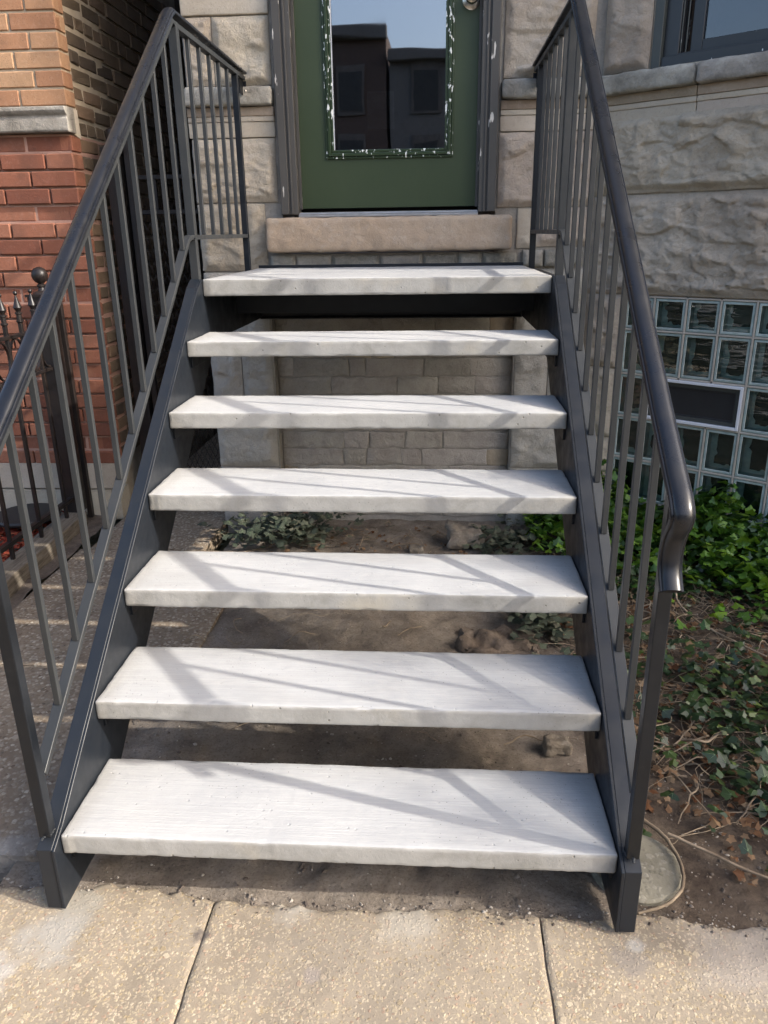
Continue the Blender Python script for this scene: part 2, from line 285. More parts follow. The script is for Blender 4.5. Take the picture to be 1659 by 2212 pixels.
M['gravel'] = m_leaf('gravel_stone', [(0.0, (0.10, 0.08, 0.065)), (0.6, (0.20, 0.17, 0.14)), (1.0, (0.42, 0.39, 0.34))], 0.8, 0.2)
def m_wood():
    g = G('weathered_timber'); v = g.vmul(g.v, (6, 0.5, 6))
    n = g.noise(9, 8, 0.7, v=v, dist=1.5); c = g.ramp(n, [(0.3, (0.06, 0.048, 0.037)), (0.5, (0.155, 0.13, 0.10)), (0.7, (0.235, 0.205, 0.165))])
    return g.done(g.bsdf(c, 0.85, g.bump(n, 0.8, 0.006), 0.2))
M['wood'] = m_wood()
M['plastic'] = simple('black_plastic', (0.018, 0.018, 0.020), (0.030, 0.030, 0.030), 8, rough=0.5, var=0)
M['far_a'] = m_brick('far_brown_brick', [(0, (0.06, 0.045, 0.042)), (1, (0.085, 0.06, 0.052))])
M['far_b'] = m_brick('far_grey_stone', [(0, (0.085, 0.083, 0.085)), (1, (0.12, 0.115, 0.115))])
M['far_trim'] = simple('far_window_trim', (0.07, 0.062, 0.06), (0.10, 0.09, 0.085), 5, var=0)

# ------------------------------------------------------------------ geometry helpers
def link(name, me, mats, parent=None, loc=None, rz=None):
    o = bpy.data.objects.new(name, me); COL.objects.link(o)
    for m in (mats if isinstance(mats, (list, tuple)) else [mats]): me.materials.append(m)
    if parent is not None: o.parent = parent
    if loc is not None: o.location = loc
    if rz is not None: o.rotation_euler = (0, 0, rz)
    return o
def tag(o, label=None, cat=None, group=None, kind=None):
    if label: o['label'] = label
    if cat: o['category'] = cat
    if group: o['group'] = group
    if kind: o['kind'] = kind
    return o
def empty(name, loc=(0, 0, 0), rz=0):
    o = bpy.data.objects.new(name, None); COL.objects.link(o); o.location = loc; o.rotation_euler = (0, 0, rz); o.empty_display_size = 0.1
    return o
class MB:
    def __init__(s): s.v = []; s.f = []; s.mi = []
    def face(s, ids, mi=0): s.f.append(tuple(ids)); s.mi.append(mi)
    def box(s, x0, x1, y0, y1, z0, z1, mi=0, T=None):
        b = len(s.v)
        pts = [Vector(p) for p in ((x0, y0, z0), (x1, y0, z0), (x1, y1, z0), (x0, y1, z0), (x0, y0, z1), (x1, y0, z1), (x1, y1, z1), (x0, y1, z1))]
        if T: pts = [T @ p for p in pts]
        s.v += pts
        for q in ((0, 3, 2, 1), (4, 5, 6, 7), (0, 1, 5, 4), (1, 2, 6, 5), (2, 3, 7, 6), (3, 0, 4, 7)): s.face([b + i for i in q], mi)
        return s
    def prism(s, prof, a0, a1, axis='x', mi=0):
        """prof: list of 2D points; axis x: (y,z) extruded along x ; axis y: (x,z) along y ; axis z: (x,y)"""
        b = len(s.v); n = len(prof)
        for a in (a0, a1):
            for (p, q) in prof:
                s.v.append(Vector((a, p, q) if axis == 'x' else (p, a, q) if axis == 'y' else (p, q, a)))
        for i in range(n): j = (i + 1) % n; s.face((b + i, b + j, b + n + j, b + n + i), mi)
        s.face([b + i for i in range(n)][::-1], mi); s.face([b + n + i for i in range(n)], mi)
        return s
    def sweep(s, prof, path, up=Vector((1, 0, 0)), mi=0, caps=True, closed=True):
        """prof (u,w): u along 'up' side vector, w along normal = side x tangent"""
        b = len(s.v); n = len(prof)
        for i, p in enumerate(path):
            t = (path[min(i + 1, len(path) - 1)] - path[max(i - 1, 0)]).normalized()
            w = up.cross(t).normalized(); u = t.cross(w).normalized()
            for (a, c) in prof: s.v.append(p + u * a + w * c)
        for i in range(len(path) - 1):
            for k in range(n):
                k2 = (k + 1) % n
                s.face((b + i * n + k, b + i * n + k2, b + (i + 1) * n + k2, b + (i + 1) * n + k), mi)
        if caps: s.face([b + k for k in range(n)][::-1], mi); e = b + (len(path) - 1) * n; s.face([e + k for k in range(n)], mi)
        return s
    def tube(s, path, rad, n=6, mi=0):
        b = len(s.v); L = len(path)
        for i, p in enumerate(path):
            t = (path[min(i + 1, L - 1)] - path[max(i - 1, 0)])
            t = t.normalized() if t.length > 1e-9 else Vector((0, 0, 1))
            a = t.orthogonal().normalized() if abs(t.z) > 0.9 else Vector((0, 0, 1)).cross(t).normalized(); c = t.cross(a)
            r = rad[i] if isinstance(rad, (list, tuple)) else rad
            for k in range(n): an = 2 * math.pi * k / n; s.v.append(p + a * (r * math.cos(an)) + c * (r * math.sin(an)))
        for i in range(L - 1):
            for k in range(n): k2 = (k + 1) % n; s.face((b + i * n + k, b + i * n + k2, b + (i + 1) * n + k2, b + (i + 1) * n + k), mi)
        s.face([b + k for k in range(n)][::-1], mi); s.face([b + (L - 1) * n + k for k in range(n)], mi)
        return s
    def lathe(s, prof, c=(0, 0, 0), n=16, mi=0):
        b = len(s.v); c = Vector(c)
        for (r, z) in prof:
            for k in range(n): an = 2 * math.pi * k / n; s.v.append(c + Vector((r * math.cos(an), r * math.sin(an), z)))
        for i in range(len(prof) - 1):
            for k in range(n): k2 = (k + 1) % n; s.face((b + i * n + k, b + i * n + k2, b + (i + 1) * n + k2, b + (i + 1) * n + k), mi)
        s.face([b + k for k in range(n)][::-1], mi); e = b + (len(prof) - 1) * n; s.face([e + k for k in range(n)], mi)
        return s
    def mesh(s, name, bev=0.0, seg=2, smooth=None):
        me = bpy.data.meshes.new(name); me.from_pydata([tuple(v) for v in s.v], [], s.f)
        if any(s.mi): me.polygons.foreach_set('material_index', s.mi)
        bm = bmesh.new(); bm.from_mesh(me)
        bmesh.ops.recalc_face_normals(bm, faces=bm.faces)
        if bev > 0:
            es = [e for e in bm.edges if len(e.link_faces) == 2 and e.calc_face_angle(0) > 0.4]
            bmesh.ops.bevel(bm, geom=es, offset=bev, segments=seg, affect='EDGES', profile=0.5, clamp_overlap=True)
        bm.to_mesh(me); bm.free()
        if smooth is not None:
            me.polygons.foreach_set('use_smooth', [True] * len(me.polygons)); me.set_sharp_from_angle(angle=R(smooth))
        me.update(); return me
def bx(name, x0, x1, y0, y1, z0, z1, m, parent=None, bev=0.003, loc=None, rz=None):
    return link(name, MB().box(x0, x1, y0, y1, z0, z1).mesh(name, bev, 1), m, parent, loc, rz)

def axis_ticks(h, r, step):
    t = [-h, -h + r * 0.3, -h + r]
    n = max(1, int(round((2 * h - 2 * r) / step)))
    t += [-h + r + (2 * h - 2 * r) * i / n for i in range(1, n)]
    return t + [h - r, h - r * 0.3, h]
def lattice_block(name, dims, r, steps, fn=None, smooth=True, faces=(1, 1, 1, 1, 1, 1)):
    """rounded box centred on the origin; fn(p, n) -> displaced p"""
    h = [d / 2 for d in dims]; ax = [axis_ticks(h[i], min(r, h[i] * 0.45), steps[i]) for i in range(3)]
    idx = {}; vs = []; fs = []
    nx, ny, nz = (len(a) for a in ax)
    rr = min(r, min(h) * 0.45)
    def vid(i, j, k):
        key = (i, j, k)
        if key not in idx:
            p = Vector((ax[0][i], ax[1][j], ax[2][k]))
            q = Vector(tuple(max(-h[a] + rr, min(h[a] - rr, p[a])) for a in range(3)))
            d = p - q
            if d.length > 1e-9: n = d.normalized(); p = q + n * rr
            else: n = Vector((0, 0, 0))
            if fn: p = fn(p, n)
            idx[key] = len(vs); vs.append(tuple(p))
        return idx[key]
    def quad(a, b, c, d): fs.append((vid(*a), vid(*b), vid(*c), vid(*d)))
    for i in range(nx - 1):
        for k in range(nz - 1):
            if faces[0]: quad((i, 0, k), (i + 1, 0, k), (i + 1, 0, k + 1), (i, 0, k + 1))
            if faces[1]: quad((i, ny - 1, k), (i, ny - 1, k + 1), (i + 1, ny - 1, k + 1), (i + 1, ny - 1, k))
        for j in range(ny - 1):
            if faces[4]: quad((i, j, 0), (i, j + 1, 0), (i + 1, j + 1, 0), (i + 1, j, 0))
            if faces[5]: quad((i, j, nz - 1), (i + 1, j, nz - 1), (i + 1, j + 1, nz - 1), (i, j + 1, nz - 1))
    for j in range(ny - 1):
        for k in range(nz - 1):
            if faces[2]: quad((0, j, k), (0, j, k + 1), (0, j + 1, k + 1), (0, j + 1, k))
            if faces[3]: quad((nx - 1, j, k), (nx - 1, j + 1, k), (nx - 1, j + 1, k + 1), (nx - 1, j, k + 1))
    me = bpy.data.meshes.new(name); me.from_pydata(vs, [], fs)
    if smooth: me.polygons.foreach_set('use_smooth', [True] * len(me.polygons))
    me.update(); return me
def chisel(p, cell, amp, tilt, seed):
    q = Vector((p.x / cell * 0.8, seed, p.z / cell * 1.7 + p.x / cell * 0.25))
    q += noise.noise_vector(q * 0.9) * 0.55
    d, pts = noise.voronoi(q)
    c = pts[0]; rv = noise.cell_vector(c * 7.31 + Vector((seed, seed, seed)))
    e = min(1.0, (d[1] - d[0]) * 20)
    return ((rv.x - 0.5) * amp + ((q - c).x * (rv.y - 0.5) + (q - c).z * (rv.z - 0.5)) * tilt) * (0.35 + 0.65 * e)
def rock_face(x0, x1, z0, z1, parent, m, yf=2.44, proud=0.035, amp=1.0, edge=0.035, name='stone_block', rz=None, org=None, depth=0.12, step=0.0080, gap=0.0035, r=0.004, wb=0.0025):
    """rough block whose back sits in the wall, front (-y local) is chiselled"""
    w = x1 - x0 - gap; hh = z1 - z0 - gap; dp = depth + proud * 0.15; seed = random.uniform(0, 90)
    def fn(p, n):
        if p.y < 0:
            ed = min(p.x + w / 2, w / 2 - p.x, p.z + hh / 2, hh / 2 - p.z)
            k = max(0, min(1, ed / edge)); k = k * k * (3 - 2 * k)
            P = Vector((p.x, 0, p.z))
            f = noise.fractal(P * 6 + Vector((seed, 0, 0)), 0.75, 2.15, 7) * 0.0125 + chisel(P, 0.125, 0.016, 0.020, seed) + chisel(P, 0.045, 0.0035, 0.006, seed + 9)
            cn = noise.fractal(Vector((P.x * 3.2, seed + 3, P.z * 8.5)), 0.8, 2, 4)
            f -= max(0, 1 - abs(cn) / 0.045) * 0.008 * max(0, min(1, 4 * noise.noise(Vector((P.x * 5, seed, P.z * 5))) - 0.2))
            rid = abs(noise.noise(Vector((P.x * 8, seed, P.z * 15)))) * 0.008
            p = p.copy(); p.y -= k * (proud * 0.5 + (f + rid) * amp * 0.8) + (1 - k) * noise.noise(P * 22 + Vector((seed, 0, 0))) * 0.003 * amp
            wob = noise.noise(Vector((p.x * 16, seed, p.z * 16))) * wb
            if ed < edge * 0.6: p.x += wob; p.z += wob
        return p
    me = lattice_block(name, (w, dp, hh), r, (step, 0.06, step), fn, faces=(1, 0, 1, 1, 1, 1))
    cx, cz = (x0 + x1) / 2, (z0 + z1) / 2
    if rz is None: return link(name, me, m, parent, (cx, yf + dp / 2 - 0.002, cz))
    v = Matrix.Rotation(rz, 3, 'Z') @ Vector((cx, dp / 2 - 0.002, 0))
    return link(name, me, m, parent, (org[0] + v.x, org[1] + v.y, cz), rz)
def smooth_block(x0, x1, z0, z1, y0, y1, parent, m, name='stone_block', amp=0.0015, r=0.006, rz=None, org=None, step=0.02, edgeamp=0.0):
    seed = random.uniform(0, 90)
    def fn(p, n):
        a = noise.fractal(p * 14 + Vector((seed, 0, 0)), 0.8, 2.0, 4) * amp
        e = edgeamp * abs(noise.noise(p * 20 + Vector((0, seed, 0)))) * (1 if n.length > 0 and max(abs(n.x), abs(n.y), abs(n.z)) < 0.95 else 0.2)
        return p + (n if n.length else Vector((0, 0, 0))) * (a - e)
    g = 0.003; gz = 0.0006 if name == 'moulding' else g
    me = lattice_block(name, (x1 - x0 - g, y1 - y0, z1 - z0 - gz), r, (step, max(step, (y1 - y0) / 5), step), fn)
    c = Vector(((x0 + x1) / 2, (y0 + y1) / 2, 0))
    if rz is None: return link(name, me, m, parent, (c.x, c.y, (z0 + z1) / 2))
    v = Matrix.Rotation(rz, 3, 'Z') @ c
    return link(name, me, m, parent, (org[0] + v.x, org[1] + v.y, (z0 + z1) / 2), rz)

ZG = 0.04
# ------------------------------------------------------------------ ground, road, kerb
tag(link('ground', MB().box(-150, 150, -150, 150, -0.4, -0.06).mesh('ground'), M['ground']), kind='structure')
tag(link('road', MB().box(-60, 60, -13.0, -5.0, -0.2, -0.05).mesh('road'), M['road']), kind='structure')
kb = empty('kerb'); tag(kb, kind='structure')
for y in (-5.08, -12.95):
    for i in range(-8, 8): bx('kerb_stone', i * 1.5 + 0.003, i * 1.5 + 1.497, y - 0.07, y + 0.07, -0.2, 0.075, M['kerb'], kb, 0.012)
def soil_patch(name, x0, x1, y0, y1, nx, ny, m, hz, label=None):
    vs = []; fs = []
    for j in range(ny + 1):
        for i in range(nx + 1):
            x = x0 + (x1 - x0) * i / nx; y = y0 + (y1 - y0) * j / ny
            vs.append((x, y, hz(x, y)))
    for j in range(ny):
        for i in range(nx): a = j * (nx + 1) + i; fs.append((a, a + 1, a + nx + 2, a + nx + 1))
    me = bpy.data.meshes.new(name); me.from_pydata(vs, [], fs); me.polygons.foreach_set('use_smooth', [True] * len(fs))
    return tag(link(name, me, m), kind='structure')
def fz(x, y, a=0.012): return noise.fractal(Vector((x * 5, y * 5, 3)), 0.8, 2.1, 5) * a + noise.noise(Vector((x * 30, y * 30, 1))) * 0.0035
def bed_h(x, y): return 0.030 - 0.035 * max(0, min(1, (-0.03 - y) / 0.05)) + fz(x, y) + 0.05 * max(0, min(1, (y - 0.6) / 1.6)) * max(0, min(1, (x - 0.55) / 0.5))
soil_patch('soil', -0.80, 4.5, -0.35, 2.9, 420, 250, M['soil'], bed_h)
soil_patch('yard_soil', -4.2, -1.50, -0.1, 2.7, 70, 70, M['soil_dry'], lambda x, y: 0.045 + fz(x, y, 0.02))

# pavement slabs with a ragged rear edge
sw = empty('sidewalk'); tag(sw, kind='structure')
def ragged(x): return 0.012 + 0.026 * noise.fractal(Vector((x * 6.5, 2.2, 0)), 0.9, 2.2, 5) + 0.012 * noise.noise(Vector((x * 2, 7, 0))) + 0.03 * max(0, min(1, (-0.28 - x) / 0.08))
def slab(name, x0, x1, y0, y1, parent, m, rag=False, z=ZG, tilt=0.0, gap=0.0022):
    xs = []; n = max(8, int((x1 - x0) / 0.006)) if rag else 60
    top = []; vs = []; fs = []
    ny = 50 if rag else 40
    for j in range(ny + 1):
        for i in range(n + 1):
            x = x0 + gap + (x1 - x0 - 2 * gap) * i / n
            yb = ragged(x) if rag else y1 - gap
            t = j / ny; t = 1 - (1 - t) ** 1.8 if rag else t
            y = y0 + gap + (yb - y0 - gap) * t
            ex = min(i, n - i) / n * (x1 - x0); ed = min(ex, (yb - y) if (yb - y) < 0.05 else 9, y - y0)
            dz = -0.003 * max(0, 1 - ed / 0.006) ** 2 + noise.fractal(Vector((x * 9, y * 9, 5)), 0.9, 2, 4) * 0.0022 + tilt * (x - x0)
            if rag and yb - y < 0.05: dz -= 0.010 * max(0, 1 - (yb - y) / 0.02) ** 1.5 * abs(noise.noise(Vector((x * 40, y * 40, 2))) + 0.5)
            jx = noise.noise(Vector((x * 3, y * 14, 9))) * 0.003 if ex < 0.01 else 0
            vs.append((x + jx, y, z + dz))
    for j in range(ny):
        for i in range(n): a = j * (n + 1) + i; fs.append((a, a + 1, a + n + 2, a + n + 1))
    # skirt
    ring = [i for i in range(n + 1)] + [j * (n + 1) + n for j in range(1, ny + 1)] + [ny * (n + 1) + i for i in range(n - 1, -1, -1)] + [j * (n + 1) for j in range(ny - 1, 0, -1)]
    b = len(vs)
    for r_ in ring: v = vs[r_]; vs.append((v[0], v[1], v[2] - 0.09))
    L = len(ring)
    for i in range(L): k = (i + 1) % L; fs.append((ring[k], ring[i], b + i, b + k))
    me = bpy.data.meshes.new(name); me.from_pydata(vs, [], fs)
    me.polygons.foreach_set('use_smooth', [True] * len(fs)); me.set_sharp_from_angle(angle=R(50))
    return link(name, me, m, parent)
jx = [-3.2, -2.47, -1.74, -1.01, -0.279, 0.449, 1.18, 1.91, 2.64, 3.37]
for a, b in zip(jx[:-1], jx[1:]):
    slab('paving_slab', a, b, -0.95, 0, sw, M['sidewalk'], rag=True)
    slab('paving_slab', a, b, -1.95, -0.95, sw, M['sidewalk']); slab('paving_slab', a, b, -2.9, -1.95, sw, M['sidewalk'])
tag(link('joint_sand', MB().box(-3.2, 3.4, -2.9, -0.06, 0.0, 0.0335).mesh('joint_sand'), M['soil'], sw), kind='structure')
ph = empty('path'); tag(ph, kind='structure')
slab('paving_slab', -1.50, -0.735, 0.115, 0.98, ph, M['path'], z=0.046)
slab('paving_slab', -1.50, -0.640, 0.985, 2.05, ph, M['path'], z=0.043)
slab('paving_slab', -1.46, -0.890, 2.056, 3.2, ph, M['path'], z=0.040)
slab('paving_slab', -1.46, -0.900, 3.206, 5.2, ph, M['path'], z=0.040)

# ------------------------------------------------------------------ staircase
st = empty('steel_staircase', (0, 0, ZG)); tag(st, 'black steel staircase with seven white concrete treads and handrails leading to green door', 'staircase')
st.location = (0, 0, 0)
RUN, RISE, Z0, TH = 0.2419, 0.18235, 0.2232, 0.050
def tread_mesh(w, d, th, seed, step=0.007):
    def fn(p, n):
        P = p + Vector((seed, seed * 0.3, 0))
        a = noise.noise(P * 5) * 0.0012 + noise.noise(P * 45) * 0.0006
        corner = n.length > 0 and max(abs(n.x), abs(n.y), abs(n.z)) < 0.96
        e = 0.0
        if corner: e = max(0, noise.fractal(P * 26, 0.8, 2.1, 4)) * 0.0026 + (0.013 * max(0, noise.noise(P * 13) - 0.45))
        q = p.copy()
        if n.length: q += n * (a - e)
        if abs(p.x) > w / 2 - 0.02: q.y += 0.004 * noise.noise(P * 3)
        return q
    me = lattice_block('tread', (w, d, th), 0.0045, (step, 0.010, 0.006), fn)
    return me
for k in range(6):
    o = link('tread', tread_mesh(1.206, 0.268, TH, k * 3.3 + 1), M['tread'], st, (0, k * RUN + 0.134, Z0 + k * RISE - TH / 2))
zl = Z0 + 6 * RISE
o = link('landing_slab', tread_mesh(1.206, 0.905, 0.057, 31, 0.009), M['tread'], st, (0, 1.451 + 0.4525, zl - 0.0285))
def stringer_prof():
    top = lambda y: 0.222 + 0.764 * y
    bot = lambda y: -0.085 + 0.760 * y
    return [(-0.032, 0.046), (0.012, 0.046), (0.075, 0.028 + 0.02), (0.175, bot(0.175)), (1.56, bot(1.56)), (1.60, 1.095), (2.385, 1.095), (2.385, 1.300), (1.475, 1.300), (1.455, 1.318), (1.40, top(1.40)), (0.02, top(0.02)), (-0.032, 0.208)]
for s in (-1, 1):
    P = stringer_prof()
    x0, x1 = (0.6045, 0.6115) if s > 0 else (-0.6115, -0.6045)
    web = link('stringer', MB().prism(P, x0, x1).mesh('stringer', 0.0012, 1), M['steel_web'], st)
    # flanges follow the web outline, pointing outward
    xa, xb = (0.6117, 0.646) if s > 0 else (-0.646, -0.6117)
    def strip(pts, t, name):
        m = MB()
        path = [Vector(((xa + xb) / 2, p[0], p[1])) for p in pts]
        hw = (xb - xa) / 2
        m.sweep([(-hw, -t), (hw, -t), (hw, 0), (-hw, 0)], path)
        return link(name, m.mesh(name, 0.001, 1), M['steel_web'], web)
    strip([(-0.030, 0.046), (-0.030, 0.209), (0.022, 0.2385), (1.40, 1.2916), (1.452, 1.318)], 0.006, 'flange')
    strip([(2.385, 1.0955), (1.60, 1.0955), (1.56, 1.101), (0.175, 0.048)], 0.006, 'flange')
    link('flange', MB().box(xa, xb, 1.458, 2.385, 1.296, 1.302).mesh('flange', 0.001, 1), M['steel'], web)
    for k in range(6):   # angle clips carrying the treads
        y = k * RUN; z = Z0 + k * RISE - TH
        xi, xo = (0.566, 0.6043) if s > 0 else (-0.6043, -0.566)
        link('tread_clip', MB().box(xi, xo, y + 0.03, y + 0.24, z - 0.0062, z - 0.0004).box((0.598 if s > 0 else -0.6043), (0.6043 if s > 0 else -0.598), y + 0.03, y + 0.24, z - 0.04, z - 0.0064).mesh('tread_clip', 0.0008, 1), M['steel'], web)
link('landing_channel', MB().box(-0.603, 0.603, 2.365, 2.380, 1.092, 1.330).box(-0.603, 0.603, 2.330, 2.3645, 1.092, 1.098).mesh('landing_channel', 0.001, 1), M['steel_web'], st)
link('landing_channel', MB().box(-0.603, 0.603, 1.90, 1.906, 1.16, 1.266).mesh('landing_channel', 0.001, 1), M['steel_web'], st)
for s in (-1, 1): link('landing_angle', MB().box(*( (0.6045, 0.650) if s > 0 else (-0.650, -0.6045)), 1.475, 2.36, 1.3025, 1.3085).mesh('landing_angle', 0.001, 1), M['steel'], st)

def arc(pts, n=6):
    """Catmull-Rom through 2D (y,z)"""
    out = []
    P = [pts[0]] + pts + [pts[-1]]
    for i in range(1, len(P) - 2):
        for k in range(n):
            t = k / n; a, b, c, d = (Vector(P[i - 1]), Vector(P[i]), Vector(P[i + 1]), Vector(P[i + 2]))
            out.append(0.5 * ((2 * b) + (c - a) * t + (2 * a - 5 * b + 4 * c - d) * t * t + (3 * b - 3 * c + d - a) * t ** 3))
    out.append(Vector(P[-2])); return out
HZ = lambda y: 1.055 + 0.748 * y       # rail cap centre line
BZ = lambda y: 0.375 + 0.775 * y       # lower rail top
XR = 0.628
for s in (-1, 1):
    x = XR * s
    pts = [(-0.052, 0.862), (-0.032, 0.888), (-0.026, 0.918), (-0.034, 0.952), (-0.056, 0.985), (-0.060, 1.008), (-0.040, 1.032), (0.0, 1.060), (0.12, HZ(0.12))]
    ypl = arc(pts, 5) + [Vector((y, HZ(y))) for y in (0.3, 0.6, 0.9, 1.2, 1.41)]
    ypl += [Vector((1.432, 2.120)), Vector((1.440, 2.124)), Vector((1.9, 2.122)), Vector((2.40, 2.120))]
    path = [Vector((x, p[0], p[1])) for p in ypl]
    # moulded cap profile, centre raised, beads at the sides
    cap = [(-0.0195, -0.010), (-0.0212, -0.0085), (-0.0212, -0.003), (-0.0195, -0.0005), (-0.0165, -0.0005), (-0.0155, 0.003), (-0.0120, 0.0062), (-0.006, 0.0076), (0, 0.0080), (0.006, 0.0076), (0.0120, 0.0062), (0.0155, 0.003), (0.0165, -0.0005), (0.0195, -0.0005), (0.0212, -0.003), (0.0212, -0.0085), (0.0195, -0.010)]
    hr = link('handrail', MB().sweep([(a * s * -1, b) for a, b in cap], path).mesh('handrail', 0, 1, 38), M['steel_rail'], st)
    rb = MB()
    sub = [Vector((x, y, z)) for y, z in ((0.01, HZ(0.01) - 0.024), (1.43, HZ(1.43) - 0.024 - 0.006), (1.465, 2.090), (2.40, 2.096))]
    rb.sweep([(-0.013, -0.009), (0.013, -0.009), (0.013, 0.007), (-0.013, 0.007)], sub)
    link('rail_channel', rb.mesh('rail_channel', 0.001, 1), M['steel_grey'], hr)
    lo = [Vector((x, 0.012, BZ(0.012) - 0.007)), Vector((x, 1.395, BZ(1.395) - 0.007)), Vector((x, 1.425, 1.456)), Vector((x, 2.275, 1.459))]
    link('lower_rail', MB().sweep([(-0.0125, -0.008), (0.0125, -0.008), (0.0125, 0.007), (-0.0125, 0.007)], lo).mesh('lower_rail', 0.001, 1), M['steel_grey'], hr)
    bal = None
    def baluster(y, z0, z1):
        return link('baluster', MB().box(-0.0068, 0.0068, -0.0068, 0.0068, z0, z1).mesh('baluster', 0.0009, 1), M['steel_grey'], hr, (x, y, 0))
    for k in range(11): y = 0.130 + 0.1215 * k; baluster(y, BZ(y) - 0.001, HZ(y) - 0.032)
    for k in range(5): y = 1.612 + 0.129 * k; baluster(y, 1.4645, 2.087)
    link('post', MB().box(-0.0130, 0.0130, -0.0130, 0.0130, 0.232, 1.026).mesh('post', 0.002, 2), M['steel'], hr, (x, -0.005, 0))
    link('post', MB().box(-0.0140, 0.0140, -0.0140, 0.0140, 1.309, 2.098).mesh('post', 0.002, 2), M['steel_grey'], hr, (x, 1.468, 0))
    link('post', MB().box(-0.0125, 0.0125, -0.0125, 0.0125, 1.309, 2.090).mesh('post', 0.002, 2), M['steel'], hr, (x, 2.262, 0))
    wb = MB()
    for (wx, wy, wz) in ((x, -0.020, 0.236), (x - s * 0.013, -0.006, 0.238), (x - s * 0.013, 1.468, 1.311), (x - s * 0.0130, 2.262, 1.311), (x - s * 0.013, 1.452, 1.452)):
        for q in range(5): wb.lathe([(0.0008, -0.0022), (0.003, -0.001), (0.0034, 0.0006), (0.0008, 0.0026)], (wx + random.uniform(-0.002, 0.002), wy - 0.008 + q * 0.004, wz), 6)
    link('weld_bead', wb.mesh('weld_bead', smooth=60), M['steel_grey'], hr)
    link('bracket', MB().box(-0.003, 0.003, 2.335, 2.402, 2.03, 2.100).box(-0.016, 0.016, 2.396, 2.4025, 2.025, 2.085).mesh('bracket', 0.0008, 1), M['steel'], hr, (x, 0, 0))
    link('bolt', MB().lathe([(0.0075, 0), (0.0075, 0.005), (0.005, 0.007), (0.001, 0.0072)], n=10).mesh('bolt'), M['nickel'], hr, (x + 0.010 * (1 if s < 0 else -1), 2.395, 2.046)).rotation_euler = (R(90), 0, 0)

# ------------------------------------------------------------------ greystone building
gb = empty('greystone_building', (0, 2.44, ZG)); gb.location = (0, 0, 0)
tag(gb, 'pale rock faced limestone house with angled bay and green front door', 'building')
AN = -R(38); BX0, BY0 = 0.905, 2.44; org = (BX0, BY0); FL = 1.40
cx1, cy1 = BX0 + FL * math.cos(R(38)), BY0 - FL * math.sin(R(38))
TOP = 6.6
# massing (behind the facing)
wl = MB()
def wallbox(x0, x1, z0, z1, y0=2.447, y1=2.75): wl.box(x0, x1, y0, y1, z0, z1)
wallbox(-0.878, -0.575, -0.1, 1.302); wallbox(0.585, 0.93, -0.1, 1.302)
wallbox(-0.878, -0.492, 1.302, 3.62); wallbox(0.474, 0.93, 1.302, 3.62)
wallbox(-0.878, 0.93, 3.62, TOP)
wallbox(-0.575, 0.585, -0.1, 1.300, 2.520, 2.75); wallbox(-0.492, 0.474, 1.302, 1.375, 2.43, 2.75)
link('wall', wl.mesh('wall'), M['mortar_grey'], gb)
# side wall to the gangway and body
link('side_wall', MB().box(-0.880, -0.70, 2.751, 14, -0.1, TOP).mesh('side_wall'), M['side_wall'], gb)
link('rear_body', MB().box(-0.70, 5.2, 6.0, 14, -0.1, TOP).mesh('rear_body'), M['side_wall'], gb)
# bay walls
def facet_box(m, s0, s1, z0, z1, d0=0.007, d1=0.25):
    T = Matrix.Translation((BX0, BY0, 0)) @ Matrix.Rotation(AN, 4, 'Z'); m.box(s0, s1, d0, d1, z0, z1, 0, T)
bw = MB()
for (s0, s1, z0, z1) in ((0.0, 0.185, -0.1, TOP), (1.045, FL, -0.1, TOP), (0.185, 1.045, -0.1, 0.04), (0.185, 1.045, 1.188, 2.075), (0.185, 0.21, 2.075, 3.7), (0.185, 1.045, 3.7, TOP)): facet_box(bw, s0, s1, z0, z1)
bw.box(cx1, cx1 + 1.4, cy1 + 0.012, cy1 + 0.3, -0.1, TOP)
bw.box(cx1 + 1.25, cx1 + 1.4, cy1 + 0.3, 6.0, -0.1, TOP)
link('bay_wall', bw.mesh('bay_wall'), M['lime'], gb)
L_, LL = M['lime'], M['lime_low']
def RF(x0, x1, z0, z1, m=None, **k): return rock_face(x0, x1, z0, z1, gb, m or L_, **k)
# left of the door
smooth_block(-0.885, -0.505, 2.340, 2.62, 2.432, 2.56, gb, M['lime_smooth']); smooth_block(-0.885, -0.505, 2.62, 2.90, 2.430, 2.56, gb, M['lime_smooth'])
RF(-0.885, -0.757, 2.073, 2.338, proud=0.025); RF(-0.757, -0.508, 2.073, 2.338)
RF(-0.885, -0.508, 1.600, 1.868); RF(-0.885, -0.665, 1.302, 1.598); RF(-0.665, -0.572, 1.302, 1.598, proud=0.015, amp=0.7)
RF(-0.885, -0.582, 0.985, 1.298, LL, step=0.011); RF(-0.885, -0.735, 0.660, 0.982, LL, step=0.011); RF(-0.735, -0.582, 0.660, 0.982, LL, step=0.011)
RF(-0.885, -0.582, 0.345, 0.657, LL, step=0.011); RF(-0.885, -0.582, 0.02, 0.342, LL, step=0.011)
# right of the door
RF(0.490, 0.868, 2.073, 2.50); RF(0.490, 0.868, 2.503, 2.9)
RF(0.480, 0.905, 1.562, 1.868); RF(0.655, 0.905, 1.392, 1.559); RF(0.572, 0.652, 1.385, 1.559, M['lime_smooth'], proud=0.012, amp=0.6)
RF(0.590, 0.905, 0.985, 1.298, LL, step=0.011); RF(0.590, 0.75, 0.660, 0.982, LL, step=0.011); RF(0.75, 0.905, 0.660, 0.982, LL, step=0.011)
RF(0.590, 0.905, 0.345, 0.657, LL, step=0.011); RF(0.590, 0.905, 0.02, 0.342, LL, step=0.011)
